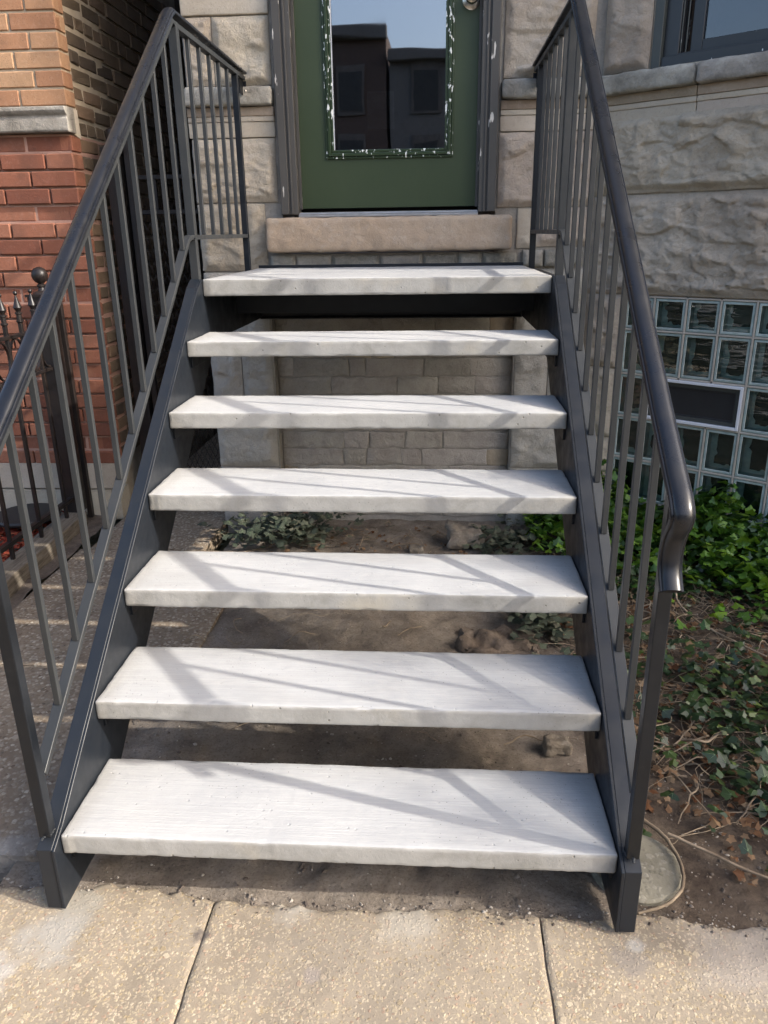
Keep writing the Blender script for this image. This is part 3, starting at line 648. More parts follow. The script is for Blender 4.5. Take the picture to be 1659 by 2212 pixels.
# the left corner returns into the gangway
for z0, z1 in ((0.02, 0.342), (0.345, 0.657), (0.66, 0.982), (0.985, 1.298), (1.302, 1.598), (1.6, 1.868), (2.073, 2.338)):
    smooth_block(2.455, 2.75, z0, z1, 0, 0.02, gb, M['lime_low'], rz=R(90), org=(-0.872, 0), amp=0.004)
# facet stones
def FF(s0, s1, z0, z1, m=None, **k): return rock_face(s0, s1, z0, z1, gb, m or L_, rz=AN, org=org, **k)
FF(0.003, 0.205, 2.073, 2.50, depth=0.02); FF(0.003, 0.205, 2.503, 2.9, depth=0.02)
FF(0.003, FL, 1.603, 1.905, depth=0.02, amp=1.35, proud=0.045, step=0.006); FF(0.003, FL, 1.190, 1.600, depth=0.02, amp=1.35, proud=0.045, step=0.006)
for z0, z1 in ((0.86, 1.187), (0.53, 0.857), (0.27, 0.527), (0.02, 0.267)): FF(0.003, 0.182, z0, z1, depth=0.02)
for z0, z1 in ((0.6, 1.187), (0.02, 0.597)): FF(1.048, FL, z0, z1, depth=0.02, step=0.014)
for z0, z1 in ((2.073, 2.5), (2.503, 2.9)): FF(1.09, FL, z0, z1, depth=0.02, step=0.014)
for i, (z0, z1) in enumerate(((0.02, 0.6), (0.603, 1.187), (1.19, 1.6), (1.603, 1.905), (2.073, 2.5), (2.503, 2.9))):
    rock_face(cx1, cx1 + 1.4, z0, z1, gb, L_, yf=cy1, depth=0.02, step=0.02)
# belt course and moulding below
def belt(x0, x1, rz=None, o=None, y=2.44):
    k = dict(rz=rz, org=o)
    yy = 0 if rz is not None else y
    smooth_block(x0, x1, 1.990, 2.068, yy - 0.052, yy + 0.02, gb, M['weathered'], 'belt_course', 0.004, 0.011, edgeamp=0.008, step=0.012, **k)
    smooth_block(x0, x1, 1.954, 1.990, yy - 0.016, yy + 0.02, gb, M['lime_mould'], 'moulding', 0.001, 0.002, **k)
    smooth_block(x0, x1, 1.932, 1.954, yy - 0.011, yy + 0.02, gb, M['lime_smooth'], 'moulding', 0.001, 0.003, **k)
    smooth_block(x0, x1, 1.870, 1.932, yy - 0.006, yy + 0.02, gb, M['lime_smooth'], 'moulding', 0.0015, 0.002, **k)
belt(-0.893, -0.503); belt(0.482, 0.655); belt(0.655, 0.888)
belt(0.012, 0.42, AN, org); belt(0.42, 1.36, AN, org)
smooth_block(cx1 + 0.02, cx1 + 1.4, 1.990, 2.068, cy1 - 0.05, cy1 + 0.012, gb, M['weathered'], 'belt_course', 0.003, 0.01)
# stone door sill and rubble below it
def sillfn():
    seed = 4.2; w, d, h = 1.108, 0.17, 0.150
    def fn(p, n):
        q = p.copy()
        if n.length: q += n * (noise.fractal(p * 13 + Vector((seed, 0, 0)), 0.9, 2, 5) * 0.0035 - 0.004 * abs(noise.noise(p * 8)))
        if p.y < -d / 2 + 0.03: q.y -= 0.004 * noise.fractal(p * 9, 0.8, 2, 4) + chisel(p, 0.05, 0.003, 0.004, 3)
        return q
    return lattice_block('door_sill', (w, d, h), 0.018, (0.011, 0.03, 0.009), fn)
link('door_sill', sillfn(), M['sill'], gb, (-0.006, 2.437, 1.458))
rubble = [(-0.56, -0.44, 0), (-0.44, -0.27, 0), (-0.27, -0.05, 1), (-0.05, 0.15, 0), (0.15, 0.31, 1), (0.31, 0.42, 0), (0.42, 0.58, 1), (0.60, 0.70, 0), (0.70, 0.88, 1)]
for a, b, c in rubble: rock_face(a, b, 1.304, 1.374 if b < 0.59 else 1.384, gb, M['weathered'] if c else M['mortar_grey'], yf=2.425, depth=0.05, proud=0.02, amp=0.7, edge=0.015, name='rubble_stone', step=0.009, gap=0.008)
# infilled basement doorway: mortar smeared rubble, pieces of brick showing
M['patch_a'] = m_rock('patched_rubble_mortar', (0.29, 0.255, 0.215), (0.37, 0.335, 0.29), (0.44, 0.40, 0.34), stain=0.45, sc=5)
M['patch_red'] = simple('exposed_red_brick', (0.22, 0.125, 0.10), (0.32, 0.20, 0.16), 20, bst=1.0, bd=0.004)
M['patch_tan'] = simple('exposed_tan_brick', (0.29, 0.235, 0.165), (0.36, 0.30, 0.22), 20, bst=1.0, bd=0.004)
rows = [(0.06, 0.14), (0.145, 0.23), (0.235, 0.33), (0.335, 0.42), (0.425, 0.51), (0.515, 0.60), (0.605, 0.70), (0.705, 0.79), (0.795, 0.88), (0.885, 0.98), (0.985, 1.08), (1.085, 1.18), (1.185, 1.298)]
for z0, z1 in rows:
    x = -0.572
    while x < 0.575:
        w = random.uniform(0.07, 0.34); xe = min(0.583, x + w)
        if 0.583 - xe < 0.06: xe = 0.583
        m = M['patch_tan'] if (w < 0.16 and random.random() < 0.13) else (M['patch_red'] if (w < 0.15 and random.random() < 0.10) else M['patch_a'])
        rock_face(x, xe, z0, z1, gb, m, yf=2.515, depth=0.03, proud=random.uniform(0.001, 0.005), amp=0.55, edge=0.04, name='rubble_stone', step=0.013, gap=random.uniform(0.0005, 0.004), wb=0.010)
        x = xe
# door frame
fr = link('door_frame', MB().box(-0.491, -0.412, 2.405, 2.50, 1.545, 3.62).box(0.396, 0.473, 2.405, 2.50, 1.545, 3.62).box(-0.412, 0.396, 2.405, 2.50, 3.545, 3.62).mesh('door_frame', 0.003, 2), M['frame'], gb)
link('casing', MB().box(-0.487, -0.452, 2.392, 2.4047, 1.547, 3.60).box(-0.443, -0.434, 2.398, 2.4047, 1.547, 3.60).box(0.434, 0.469, 2.392, 2.4047, 1.547, 3.60).box(0.416, 0.425, 2.398, 2.4047, 1.547, 3.60).mesh('casing', 0.002, 2), M['frame'], fr)
link('stop', MB().box(-0.4118, -0.400, 2.444, 2.4605, 1.568, 3.545).box(0.384, 0.3958, 2.444, 2.4605, 1.568, 3.545).mesh('stop', 0.001, 1), M['frame'], fr)
link('threshold', MB().prism([(2.40, 1.5335), (2.40, 1.541), (2.412, 1.548), (2.424, 1.548), (2.426, 1.5525), (2.45, 1.556), (2.50, 1.556), (2.50, 1.5335)], -0.4115, 0.3955).mesh('threshold', 0.0008, 1), M['alu'], fr)
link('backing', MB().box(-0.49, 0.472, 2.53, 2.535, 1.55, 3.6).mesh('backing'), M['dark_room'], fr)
# door leaf
dm = MB()
Y0, Y1 = 2.462, 2.505
for b in ((-0.4105, -0.250, 1.572, 3.545), (0.248, 0.3945, 1.572, 3.545), (-0.250, 0.248, 1.572, 1.806), (-0.250, 0.248, 3.30, 3.545)): dm.box(b[0], b[1], Y0, Y1, b[2], b[3])
door = link('door', dm.mesh('door'), M['door'], gb); door['label'] = 'green painted door with chipped glazing trim'
mo = MB(); a0, a1, b0, b1 = -0.283, 0.281, 1.776, 3.333
def fringe(m, x0, x1, z0, z1, w, y0, y1):
    m.box(x0, x0 + w, y0, y1, z0, z1); m.box(x1 - w, x1, y0, y1, z0, z1); m.box(x0 + w, x1 - w, y0, y1, z0, z0 + w); m.box(x0 + w, x1 - w, y0, y1, z1 - w, z1)
fringe(mo, a0, a1, b0, b1, 0.010, 2.452, 2.4617); fringe(mo, a0 + 0.0102, a1 - 0.0102, b0 + 0.0102, b1 - 0.0102, 0.014, 2.445, 2.4617); fringe(mo, a0 + 0.0244, a1 - 0.0244, b0 + 0.0244, b1 - 0.0244, 0.012, 2.451, 2.4617)
link('glazing_trim', mo.mesh('glazing_trim', 0.003, 3), M['door_trim'], door)
gs = MB(); gs.box(-0.2469, -0.2435, 2.4545, 2.4617, 1.8125, 3.2965)
link('glass_seal', gs.mesh('glass_seal'), M['white'], door)
link('glass_pane', MB().box(-0.2495, 0.2475, 2.466, 2.470, 1.8065, 3.2995).mesh('glass_pane'), M['glass_door'], door)
link('curtain_rod', MB().box(-0.10, 0.02, 2.512, 2.516, 1.90, 2.05).mesh('curtain_rod'), M['curtain'], door)
kn = MB().lathe([(0.001, 0), (0.037, 0), (0.038, 0.004), (0.032, 0.008), (0.012, 0.010), (0.011, 0.03), (0.016, 0.036), (0.026, 0.042), (0.028, 0.052), (0.024, 0.062), (0.012, 0.067), (0.001, 0.068)], n=28).mesh('knob', smooth=40)
k_ = link('knob', kn, M['nickel'], door, (0.350, 2.4615, 2.372)); k_.rotation_euler = (R(90), 0, 0)
# bay sash window (upper)
TF = Matrix.Translation((BX0, BY0, 0)) @ Matrix.Rotation(AN, 4, 'Z')
def fl(name, boxes, m, parent, bev=0.002):
    b = MB()
    for q in boxes: b.box(*q)
    me = b.mesh(name, bev, 1); o = link(name, me, m, parent, (BX0, BY0, 0), AN)
    return o
SW0, SW1 = 0.212, 1.085
win = fl('window', [(SW0, 0.250, -0.002, 0.10, 2.072, 3.6), (1.047, SW1, -0.002, 0.10, 2.072, 3.6), (0.250, 1.047, -0.002, 0.10, 3.56, 3.6)], M['frame_grey'], gb)
def flp(name, boxes, m, bev=0.002):
    b = MB()
    for q in boxes: b.box(*q)
    return link(name, b.mesh(name, bev, 1), m, win)
flp('frame', [(0.2502, 0.312, 0.022, 0.12, 2.072, 3.56), (0.985, 1.0468, 0.022, 0.12, 2.072, 3.56), (0.2502, 1.0468, 0.008, 0.02, 2.072, 2.110), (0.3122, 0.9848, 0.022, 0.12, 2.072, 2.118)], M['frame_dark'])
flp('track', [(0.3122, 0.318, 0.03, 0.034, 2.119, 3.5), (0.330, 0.336, 0.04, 0.044, 2.119, 3.5)], M['frame_grey'])
flp('sash', [(0.345, 0.392, 0.055, 0.085, 2.120, 3.5), (0.905, 0.952, 0.055, 0.085, 2.120, 3.5), (0.392, 0.905, 0.055, 0.085, 2.120, 2.160), (0.392, 0.905, 0.055, 0.085, 2.78, 2.82)], M['frame_dark'])
flp('glass_pane', [(0.392, 0.905, 0.068, 0.072, 2.160, 3.5)], M['glass_win'], 0)
flp('curtain', [(0.39, 0.95, 0.17, 0.18, 2.07, 3.5)], M['curtain'], 0)
# glass block basement window
gw = link('glass_block_window', MB().box(0.185, 1.045, 0.035, 0.040, 0.05, 1.187, 0).mesh('glass_block_window'), M['dark_room'], gb, (BX0, BY0, 0), AN)
cols = [0.192, 0.327, 0.4695, 0.612, 0.7545, 0.897, 1.040]
rws = [1.182, 1.038, 0.840, 0.642, 0.444, 0.246, 0.052]
gt = 0.0075
gm = MB()
for i, c in enumerate(cols):
    z0 = 0.05
    if i in (2, 3): gm.box(c - gt / 2, c + gt / 2, 0.004, 0.034, 0.840 + gt / 2, 1.182); gm.box(c - gt / 2, c + gt / 2, 0.004, 0.034, 0.05, 0.642 - gt / 2)
    else: gm.box(c - gt / 2, c + gt / 2, 0.004, 0.034, 0.05, 1.187)
def grout_row(z, segs):
    for a, b in segs: gm.box(a + gt / 2, b - gt / 2, 0.004, 0.034, z - gt / 2, z + gt / 2)
for r_ in rws: grout_row(r_, list(zip(cols[:-1], cols[1:])))
link('grout', gm.mesh('grout', 0.001, 1), M['grout'], gw)
def block_mesh(w, h, seed):
    rr = random.Random(seed)
    b = MB(); hw, hh = w / 2, h / 2; fr_ = 0.006; dp = 0.052
    # 0 side glass, 1 back, 2 bead and refraction line, 3 face
    # outer bevelled rim
    def ring(x1, z1, y1, x2, z2, y2, mi):
        A = [(-x1, y1, -z1), (x1, y1, -z1), (x1, y1, z1), (-x1, y1, z1)]; B_ = [(-x2, y2, -z2), (x2, y2, -z2), (x2, y2, z2), (-x2, y2, z2)]
        s_ = len(b.v); b.v += [Vector(p) for p in A + B_]
        for i in range(4): j = (i + 1) % 4; b.face((s_ + i, s_ + j, s_ + 4 + j, s_ + 4 + i), mi)
    ring(hw, hh, 0.010, hw - 0.004, hh - 0.004, 0.004, 0)
    ring(hw - 0.004, hh - 0.004, 0.004, hw - 0.012, hh - 0.012, 0.0035, 0)
    ring(hw - 0.012, hh - 0.012, 0.0035, hw - 0.014, hh - 0.014, 0.008, 2)
    ring(hw - 0.014, hh - 0.014, 0.008, hw - 0.010, hh - 0.010, dp * 0.45, 0)
    ring(hw - 0.010, hh - 0.010, dp * 0.45, hw - 0.014, hh - 0.014, dp, 0)
    # back: dark pane, its jagged pale border imitating light refracted in the glass
    x0, z0 = hw - 0.014, hh - 0.014
    def jag(n, base, amp):
        out = []; v = base
        for i in range(n):
            if rr.random() < 0.45: v = max(0.002, base + rr.uniform(-amp, amp))
            out.append(v)
        return out
    n = 9; ring_o = []; ring_i = []
    jl, jb, jr, jt = jag(n, 0.020, 0.012), jag(n, 0.014, 0.008), jag(n, 0.003, 0.002), jag(n, 0.003, 0.002)
    for i in range(n): t = i / n; ring_o.append((-x0 + 2 * x0 * t, -z0)); ring_i.append((-x0 + jl[0] + (2 * x0 - jl[0] - jr[0]) * t, -z0 + jb[i]))
    for i in range(n): t = i / n; ring_o.append((x0, -z0 + 2 * z0 * t)); ring_i.append((x0 - jr[i], -z0 + jb[-1] + (2 * z0 - jb[-1] - jt[0]) * t))
    for i in range(n): t = i / n; ring_o.append((x0 - 2 * x0 * t, z0)); ring_i.append((x0 - jr[-1] - (2 * x0 - jr[-1] - jl[-1]) * t, z0 - jt[i]))
    for i in range(n): t = i / n; ring_o.append((-x0, z0 - 2 * z0 * t)); ring_i.append((-x0 + jl[n - 1 - i], z0 - jt[-1] - (2 * z0 - jt[-1] - jb[0]) * t))
    s_ = len(b.v); N = len(ring_o)
    b.v += [Vector((x, dp, z)) for x, z in ring_o] + [Vector((x, dp, z)) for x, z in ring_i] + [Vector((x * 0.985, dp + 0.002, z * 0.985)) for x, z in ring_i]
    for i in range(N):
        j = (i + 1) % N; b.face((s_ + i, s_ + j, s_ + N + j, s_ + N + i), 0); b.face((s_ + N + i, s_ + N + j, s_ + 2 * N + j, s_ + 2 * N + i), 2)
    b.face([s_ + 2 * N + i for i in range(N)], 1)
    me = bpy.data.meshes.new('glass_block'); me.from_pydata([tuple(v) for v in b.v], [], b.f); me.polygons.foreach_set('material_index', b.mi); me.update()
    for m in (M['block_wall'], M['block_back'], M['block_line']): me.materials.append(m)
    fm = MB(); fm.v = [Vector((-hw + 0.013, 0.0065, -hh + 0.013)), Vector((hw - 0.013, 0.0065, -hh + 0.013)), Vector((hw - 0.013, 0.0065, hh - 0.013)), Vector((-hw + 0.013, 0.0065, hh - 0.013))]; fm.face((0, 1, 2, 3))
    return me, fm.mesh('block_face')
for ri in range(6):
    for ci in range(6):
        if ri == 2 and ci in (1, 2, 3): continue
        w = cols[ci + 1] - cols[ci] - gt; h = rws[ri] - rws[ri + 1] - gt
        me, fm = block_mesh(w, h, ri * 7 + ci)
        o = bpy.data.objects.new('glass_block', me); COL.objects.link(o); o.parent = gw; o.location = ((cols[ci] + cols[ci + 1]) / 2, 0.0045, (rws[ri] + rws[ri + 1]) / 2)
        link('block_face', fm, M['glass_block'], o)
# the dark sheet must sit behind the blocks
for v in gw.data.vertices: v.co.y += 0.034
# hopper vent
va, vb, vc, vd = 0.332, 0.7495, 0.647, 0.835
vt = MB(); fringe(vt, va, vb, vc, vd, 0.012, -0.004, 0.030)
vent = link('vent_window', vt.mesh('vent_window', 0.0015, 1), M['white'], gw)
vi = MB(); fringe(vi, va + 0.0122, vb - 0.0122, vc + 0.0122, vd - 0.0122, 0.018, 0.012, 0.030)
link('inner_frame', vi.mesh('inner_frame', 0.001, 1), M['frame_grey'], vent)
vi = MB(); fringe(vi, va + 0.0304, vb - 0.0304, vc + 0.0304, vd - 0.0304, 0.006, 0.018, 0.030)
link('screen_frame', vi.mesh('screen_frame', 0.001, 1), M['frame_dark'], vent)
link('glass_pane', MB().box(va + 0.036, vb - 0.036, 0.022, 0.025, vc + 0.036, vd - 0.036).mesh('glass_pane'), M['glass_win'] if False else M['plastic'], vent)

# ------------------------------------------------------------------ brick neighbour
bb = empty('brick_building', (0, 0, 0)); tag(bb, 'brick house with buff upper courses, red banded base and dark side wall at left', 'building')
XC, YB = -1.480, 2.540
link('wall', MB().box(-4.2, XC - 0.008, YB + 0.008, YB + 0.5, 2.02, TOP).mesh('wall'), M['mortar_tan'], bb)
link('base_wall', MB().box(-4.2, XC - 0.010, YB + 0.004, YB + 0.5, 0.335, 1.915).mesh('base_wall'), M['mortar_red'], bb)
link('gangway_wall', MB().box(-1.90, XC - 0.014, YB + 0.5, 14, 0.0, TOP).mesh('gangway_wall'), M['side_wall'], bb)
link('return_wall', MB().box(-1.70, XC - 0.012, YB + 0.02, 4.4, 0.0, 2.95).mesh('return_wall'), M['mortar_old'], bb)
def bricklet(w, h, d, seed, rough=0.0008, r=0.004):
    rr = random.Random(seed)
    b = MB().box(-w / 2, w / 2, 0, d, -h / 2, h / 2); me = b.mesh('brick', r, 1)
    for v in me.vertices: v.co += Vector((rr.uniform(-1, 1), rr.uniform(-1, 1), rr.uniform(-1, 1))) * rough
    return me
BH, CO = 0.0655, 0.0755
face_m = [bricklet(0.212, BH, 0.06, i) for i in range(4)]
half_m = [bricklet(0.098, BH, 0.06, 20 + i) for i in range(3)]
qtr_m = [bricklet(0.130, BH, 0.06, 30 + i) for i in range(3)]
com_m = [bricklet(0.196, 0.058, 0.06, 40 + i, 0.0035, 0.006) for i in range(6)]
com_h = [bricklet(0.092, 0.058, 0.06, 50 + i, 0.0035, 0.006) for i in range(4)]
def put(me, m, loc, rz=0.0, name='brick'):
    o = bpy.data.objects.new(name, me); COL.objects.link(o); o.parent = bb; o.location = loc; o.rotation_euler = (0, 0, rz)
    if not me.materials: me.materials.append(None)
    o.material_slots[0].link = 'OBJECT'; o.material_slots[0].material = m
    return o
JT = 0.009
def course(z, y, m, shift, xr, xl=-2.75):
    x = xr; first = True
    while x > xl:
        if first and shift: w, mm = 0.098, random.choice(half_m)
        else: w, mm = 0.212, random.choice(face_m)
        if first and shift == 2: w, mm = 0.130, random.choice(qtr_m)
        put(mm, m, (x - w / 2, y + random.uniform(-0.0012, 0.0012), z)); x -= w + JT; first = False
def header(z, m, dy=0.0): put(random.choice(half_m), m, (XC - 0.0005, YB + 0.051 + dy, z), R(90))
zc = 2.030 + CO / 2 - 0.002; i = 0
while zc < 2.80:
    course(zc, YB, M['brick_orange'], (0, 2)[i % 2], XC, -2.45); header(zc, M['brick_orange']); zc += CO; i += 1
# red base: bands of proud courses between recessed ones
pat = [0, 1, 1, 1, 0, 1, 1, 1, 1, 0, 1, 1, 1, 1, 0, 1, 1, 1, 1, 0, 1]
zc = 1.912 - CO / 2
for i, pflag in enumerate(pat):
    course(zc, YB - (0.014 if pflag else -0.002), M['brick_red'], (0, 2)[i % 2], XC - (0.0 if pflag else 0.008), -2.45); header(zc, M['brick_red']); zc -= CO
# header returns on the corner, then common brick
zc = 0.365; i = 0
n_single = 0
rest = MB()
while zc < 2.80:
    y = YB + 0.112
    hdr = i % 6 == 3; first = True
    if i % 2: y -= 0.0
    while y < 4.3:
        if hdr or (first and i % 2): w, me = 0.092, random.choice(com_h)
        else: w, me = 0.196, random.choice(com_m)
        dx = random.uniform(-0.004, 0.003); cy = y + w / 2; cz = zc + random.uniform(-0.003, 0.003)
        if y < 3.02 and zc < 2.62:
            put(me, M['brick_common'], (XC - 0.003 + dx, cy, cz), R(90) + random.uniform(-0.01, 0.01)); n_single += 1
        else:
            rest.box(XC - 0.06, XC - 0.003 + dx, y, y + w, cz - 0.029, cz + 0.029)
        y += w + 0.013; first = False
    zc += CO; i += 1
tag(link('brickwork', rest.mesh('brickwork'), M['brick_common'], bb), kind='stuff')
# fix rotation so the visible face looks to +X
for o in bb.children:
    if o.name.startswith('brick') and abs(o.rotation_euler[2]) > 1: pass
# stone ledge with a cove
lp = [(YB + 0.04, 1.918), (YB - 0.040, 1.918), (YB - 0.046, 1.926), (YB - 0.046, 1.975), (YB - 0.040, 1.980), (YB - 0.040, 1.986), (YB - 0.052, 1.996), (YB - 0.060, 2.006), (YB - 0.060, 2.022), (YB + 0.04, 2.026)]
link('stone_ledge', MB().prism(lp, -4.2, XC + 0.012).mesh('stone_ledge', 0.003, 2), M['weathered'], bb)
link('stone_ledge', MB().prism([(YB + 0.042, 1.915), (YB + 0.112, 1.900), (YB + 0.104, 2.027), (YB + 0.042, 2.027)], XC - 0.1, XC + 0.001).mesh('stone_ledge', 0.003, 1), M['lime_smooth'], bb)
# ribbed foundation blocks
def ribbed(x0, x1, z0, z1, proud):
    m = MB(); y = YB - proud
    n = int((z1 - z0 - 0.016) / 0.0062)
    pr = [(y + 0.12, z0 + 0.002), (y, z0 + 0.002), (y, z0 + 0.010)]
    for i in range(n):
        z = z0 + 0.010 + i * 0.0062; pr += [(y + 0.0018, z + 0.001), (y + 0.0018, z + 0.0028), (y, z + 0.0038)]
    pr += [(y, z1 - 0.002), (y + 0.12, z1 - 0.002)]
    return link('foundation_stone', m.prism(pr, x0, x1).mesh('foundation_stone'), M['lime_smooth'], bb)
for x0, x1 in ((-1.735, XC + 0.004), (-2.14, -1.741), (-2.56, -2.146), (-3.0, -2.566), (-4.2, -3.006)): ribbed(x0, x1, 0.192, 0.334, 0.016)
for x0, x1 in ((-1.86, XC + 0.010), (-2.30, -1.866), (-2.75, -2.306), (-4.2, -2.756)): ribbed(x0, x1, 0.02, 0.186, 0.022)

# ------------------------------------------------------------------ iron fence at the left
fx = -1.652
fe = empty('iron_fence', (fx, 1.4, 0.12)); tag(fe, 'black wrought iron fence with spear finials and rings in front of red brick wall', 'fence')
fpost = MB().box(-0.040, 0.040, -0.040, 0.040, 0.0, 1.045).mesh('post', 0.003, 2)
po = link('post', fpost, M['iron'], fe, (0, 0.975, 0))
link('post_cap', MB().box(-0.052, 0.052, -0.052, 0.052, 1.046, 1.082).box(-0.058, 0.058, -0.058, 0.058, 1.0822, 1.093).lathe([(0.045, 1.0932), (0.038, 1.102), (0.018, 1.108), (0.014, 1.122), (0.020, 1.128), (0.020, 1.134), (0.012, 1.140), (0.024, 1.148), (0.034, 1.162), (0.0375, 1.178), (0.034, 1.194), (0.024, 1.208), (0.010, 1.2145), (0.001, 1.2155)], n=24).mesh('post_cap', smooth=35), M['iron'], po)
link('post', MB().box(-0.013, 0.013, -0.013, 0.013, -0.07, 1.16).mesh('post', 0.002, 1), M['iron'], fe, (0.025, 1.075, 0))
for z, t in ((0.935, 0.008), (0.748, 0.008), (0.078, 0.010)): link('rail', MB().box(-0.014, 0.014, -1.9, 0.934, z - t, z + t).mesh('rail', 0.002, 1), M['iron'], fe)
pick = MB().box(-0.008, 0.008, -0.008, 0.008, 0.0, 1.0).mesh('picket', 0.001, 1)
fin = MB().lathe([(0.010, 0.985), (0.015, 0.990), (0.015, 0.996), (0.011, 0.998), (0.011, 1.022), (0.015, 1.024), (0.015, 1.030), (0.009, 1.034), (0.019, 1.052), (0.014, 1.066), (0.007, 1.088), (0.0035, 1.104), (0.007, 1.107), (0.0095, 1.114), (0.007, 1.121), (0.001, 1.1235)], n=12).mesh('finial', smooth=35)
rg = []
N_, n2 = 28, 6; rgm = MB()
rgm.sweep([(-0.006, -0.003), (0.006, -0.003), (0.006, 0.003), (-0.006, 0.003)], [Vector((0, 0.060 * math.cos(2 * math.pi * a / N_), 0.0812 * math.sin(2 * math.pi * a / N_))) for a in range(N_ + 1)], up=Vector((1, 0, 0)), caps=False)
ringme = rgm.mesh('ring', smooth=35)
for m_, me in ((M['iron'], pick), (M['iron'], fin), (M['iron'], ringme)): me.materials.append(m_)
for k in range(20):
    y = 0.860 - 0.1325 * k
    p = bpy.data.objects.new('picket', pick); COL.objects.link(p); p.parent = fe; p.location = (0, y, 0)
    f = bpy.data.objects.new('finial', fin); COL.objects.link(f); f.parent = p
    q = bpy.data.objects.new('ring', ringme); COL.objects.link(q); q.parent = fe; q.location = (0, y + 0.0662, 0.8415)
# timber edging the fence stands on
tm = lattice_block('timber_edging', (0.115, 2.5, 0.10), 0.008, (0.03, 0.05, 0.03), lambda p, n: p + Vector((noise.noise(p * 5) * 0.004, 0, noise.noise(p * 6 + Vector((3, 0, 0))) * 0.005)))
tag(link('timber_edging', tm, M['wood'], None, (-1.605, 1.12, 0.072), R(2.2)), 'weathered grey timber beam under the iron fence edging the red mulch', 'timber')
tag(link('drain_lid', MB().lathe([(0.16, 0.0), (0.165, 0.012), (0.158, 0.022), (0.05, 0.027), (0.001, 0.028)], n=22).mesh('drain_lid', smooth=30), M['plastic'], None, (-1.88, 2.30, 0.11)), 'flat black round lid lying behind the iron fence by the ribbed stones', 'lid')
# red wood mulch
def chips(name, n, area, m, z, size, zj=0.02, asp=(0.15, 0.4)):
    b = MB()
    for _ in range(n):
        x = random.uniform(area[0], area[1]); y = random.uniform(area[2], area[3]); L = random.uniform(*size); w = L * random.uniform(*asp)
        T = Matrix.Translation((x, y, z(x, y) + random.uniform(0, zj))) @ Matrix.Rotation(random.uniform(0, 6.28), 4, 'Z') @ Matrix.Rotation(random.uniform(-0.5, 0.5), 4, 'Y') @ Matrix.Rotation(random.uniform(-0.4, 0.4), 4, 'X')
        b.box(-L / 2, L / 2, -w / 2, w / 2, 0, w * 0.35, 0, T)
    return tag(link(name, b.mesh(name), m), kind='stuff')
mu = chips('red_mulch', 5200, (-2.6, -1.66, 0.6, 2.5), M['mulch'], lambda x, y: 0.055 + fz(x, y, 0.02), (0.02, 0.055))
tag(mu, 'red dyed wood mulch behind the iron fence', 'mulch')

# ------------------------------------------------------------------ gangway gate
ga = empty('iron_gate', (0, 2.72, ZG)); tag(ga, 'black iron gate with diamond mesh closing the dark gangway between the houses', 'gate')
gp = link('post', MB().box(-1.395, -1.320, -0.035, 0.035, 0, 1.80).mesh('post', 0.003, 1), M['iron'], ga)
link('post_cap', MB().box(-1.405, -1.310, -0.045, 0.045, 1.801, 1.83).lathe([(0.03, 0), (0.012, 0.01), (0.014, 0.02), (0.028, 0.034), (0.034, 0.055), (0.026, 0.078), (0.010, 0.088), (0.001, 0.089)], (-1.3575, 0, 1.83), 18).mesh('post_cap', smooth=35), M['iron'], gp)
link('gate_frame', MB().box(-1.305, -1.278, -0.015, 0.015, 0.04, 1.86).box(-1.278, -0.905, -0.012, 0.012, 1.685, 1.705).box(-1.278, -0.905, -0.012, 0.012, 1.525, 1.545).box(-1.278, -0.905, -0.012, 0.012, 0.06, 0.09).mesh('gate_frame', 0.002, 1), M['iron'], ga)
for x in (-1.05, -1.17): link('bar', MB().box(x - 0.008, x + 0.008, -0.008, 0.008, 1.545, 1.84 if x > -1.1 else 1.685).mesh('bar', 0.001, 1), M['iron'], ga)
ms = MB(); xa, xb, za, zb = -1.276, -0.905, 0.09, 1.525; dx, dz = 0.030, 0.062
nxm = int((xb - xa) / dx) + 1; nzm = int((zb - za) / dz) + 1
for i in range(nxm):
    for j in range(nzm):
        cx_, cz_ = xa + (i + 0.5) * dx, za + (j + 0.5) * dz
        for sx in (-1, 1):
            for sz in (-1, 1):
                ms.tube([Vector((cx_ + sx * dx / 2, 0.0, cz_)), Vector((cx_ + sx * 0.0015, 0.0, cz_ + sz * dz / 2))], 0.0014, 3)
wm = link('wire_mesh', ms.mesh('wire_mesh'), M['iron'], ga); wm['kind'] = 'stuff'

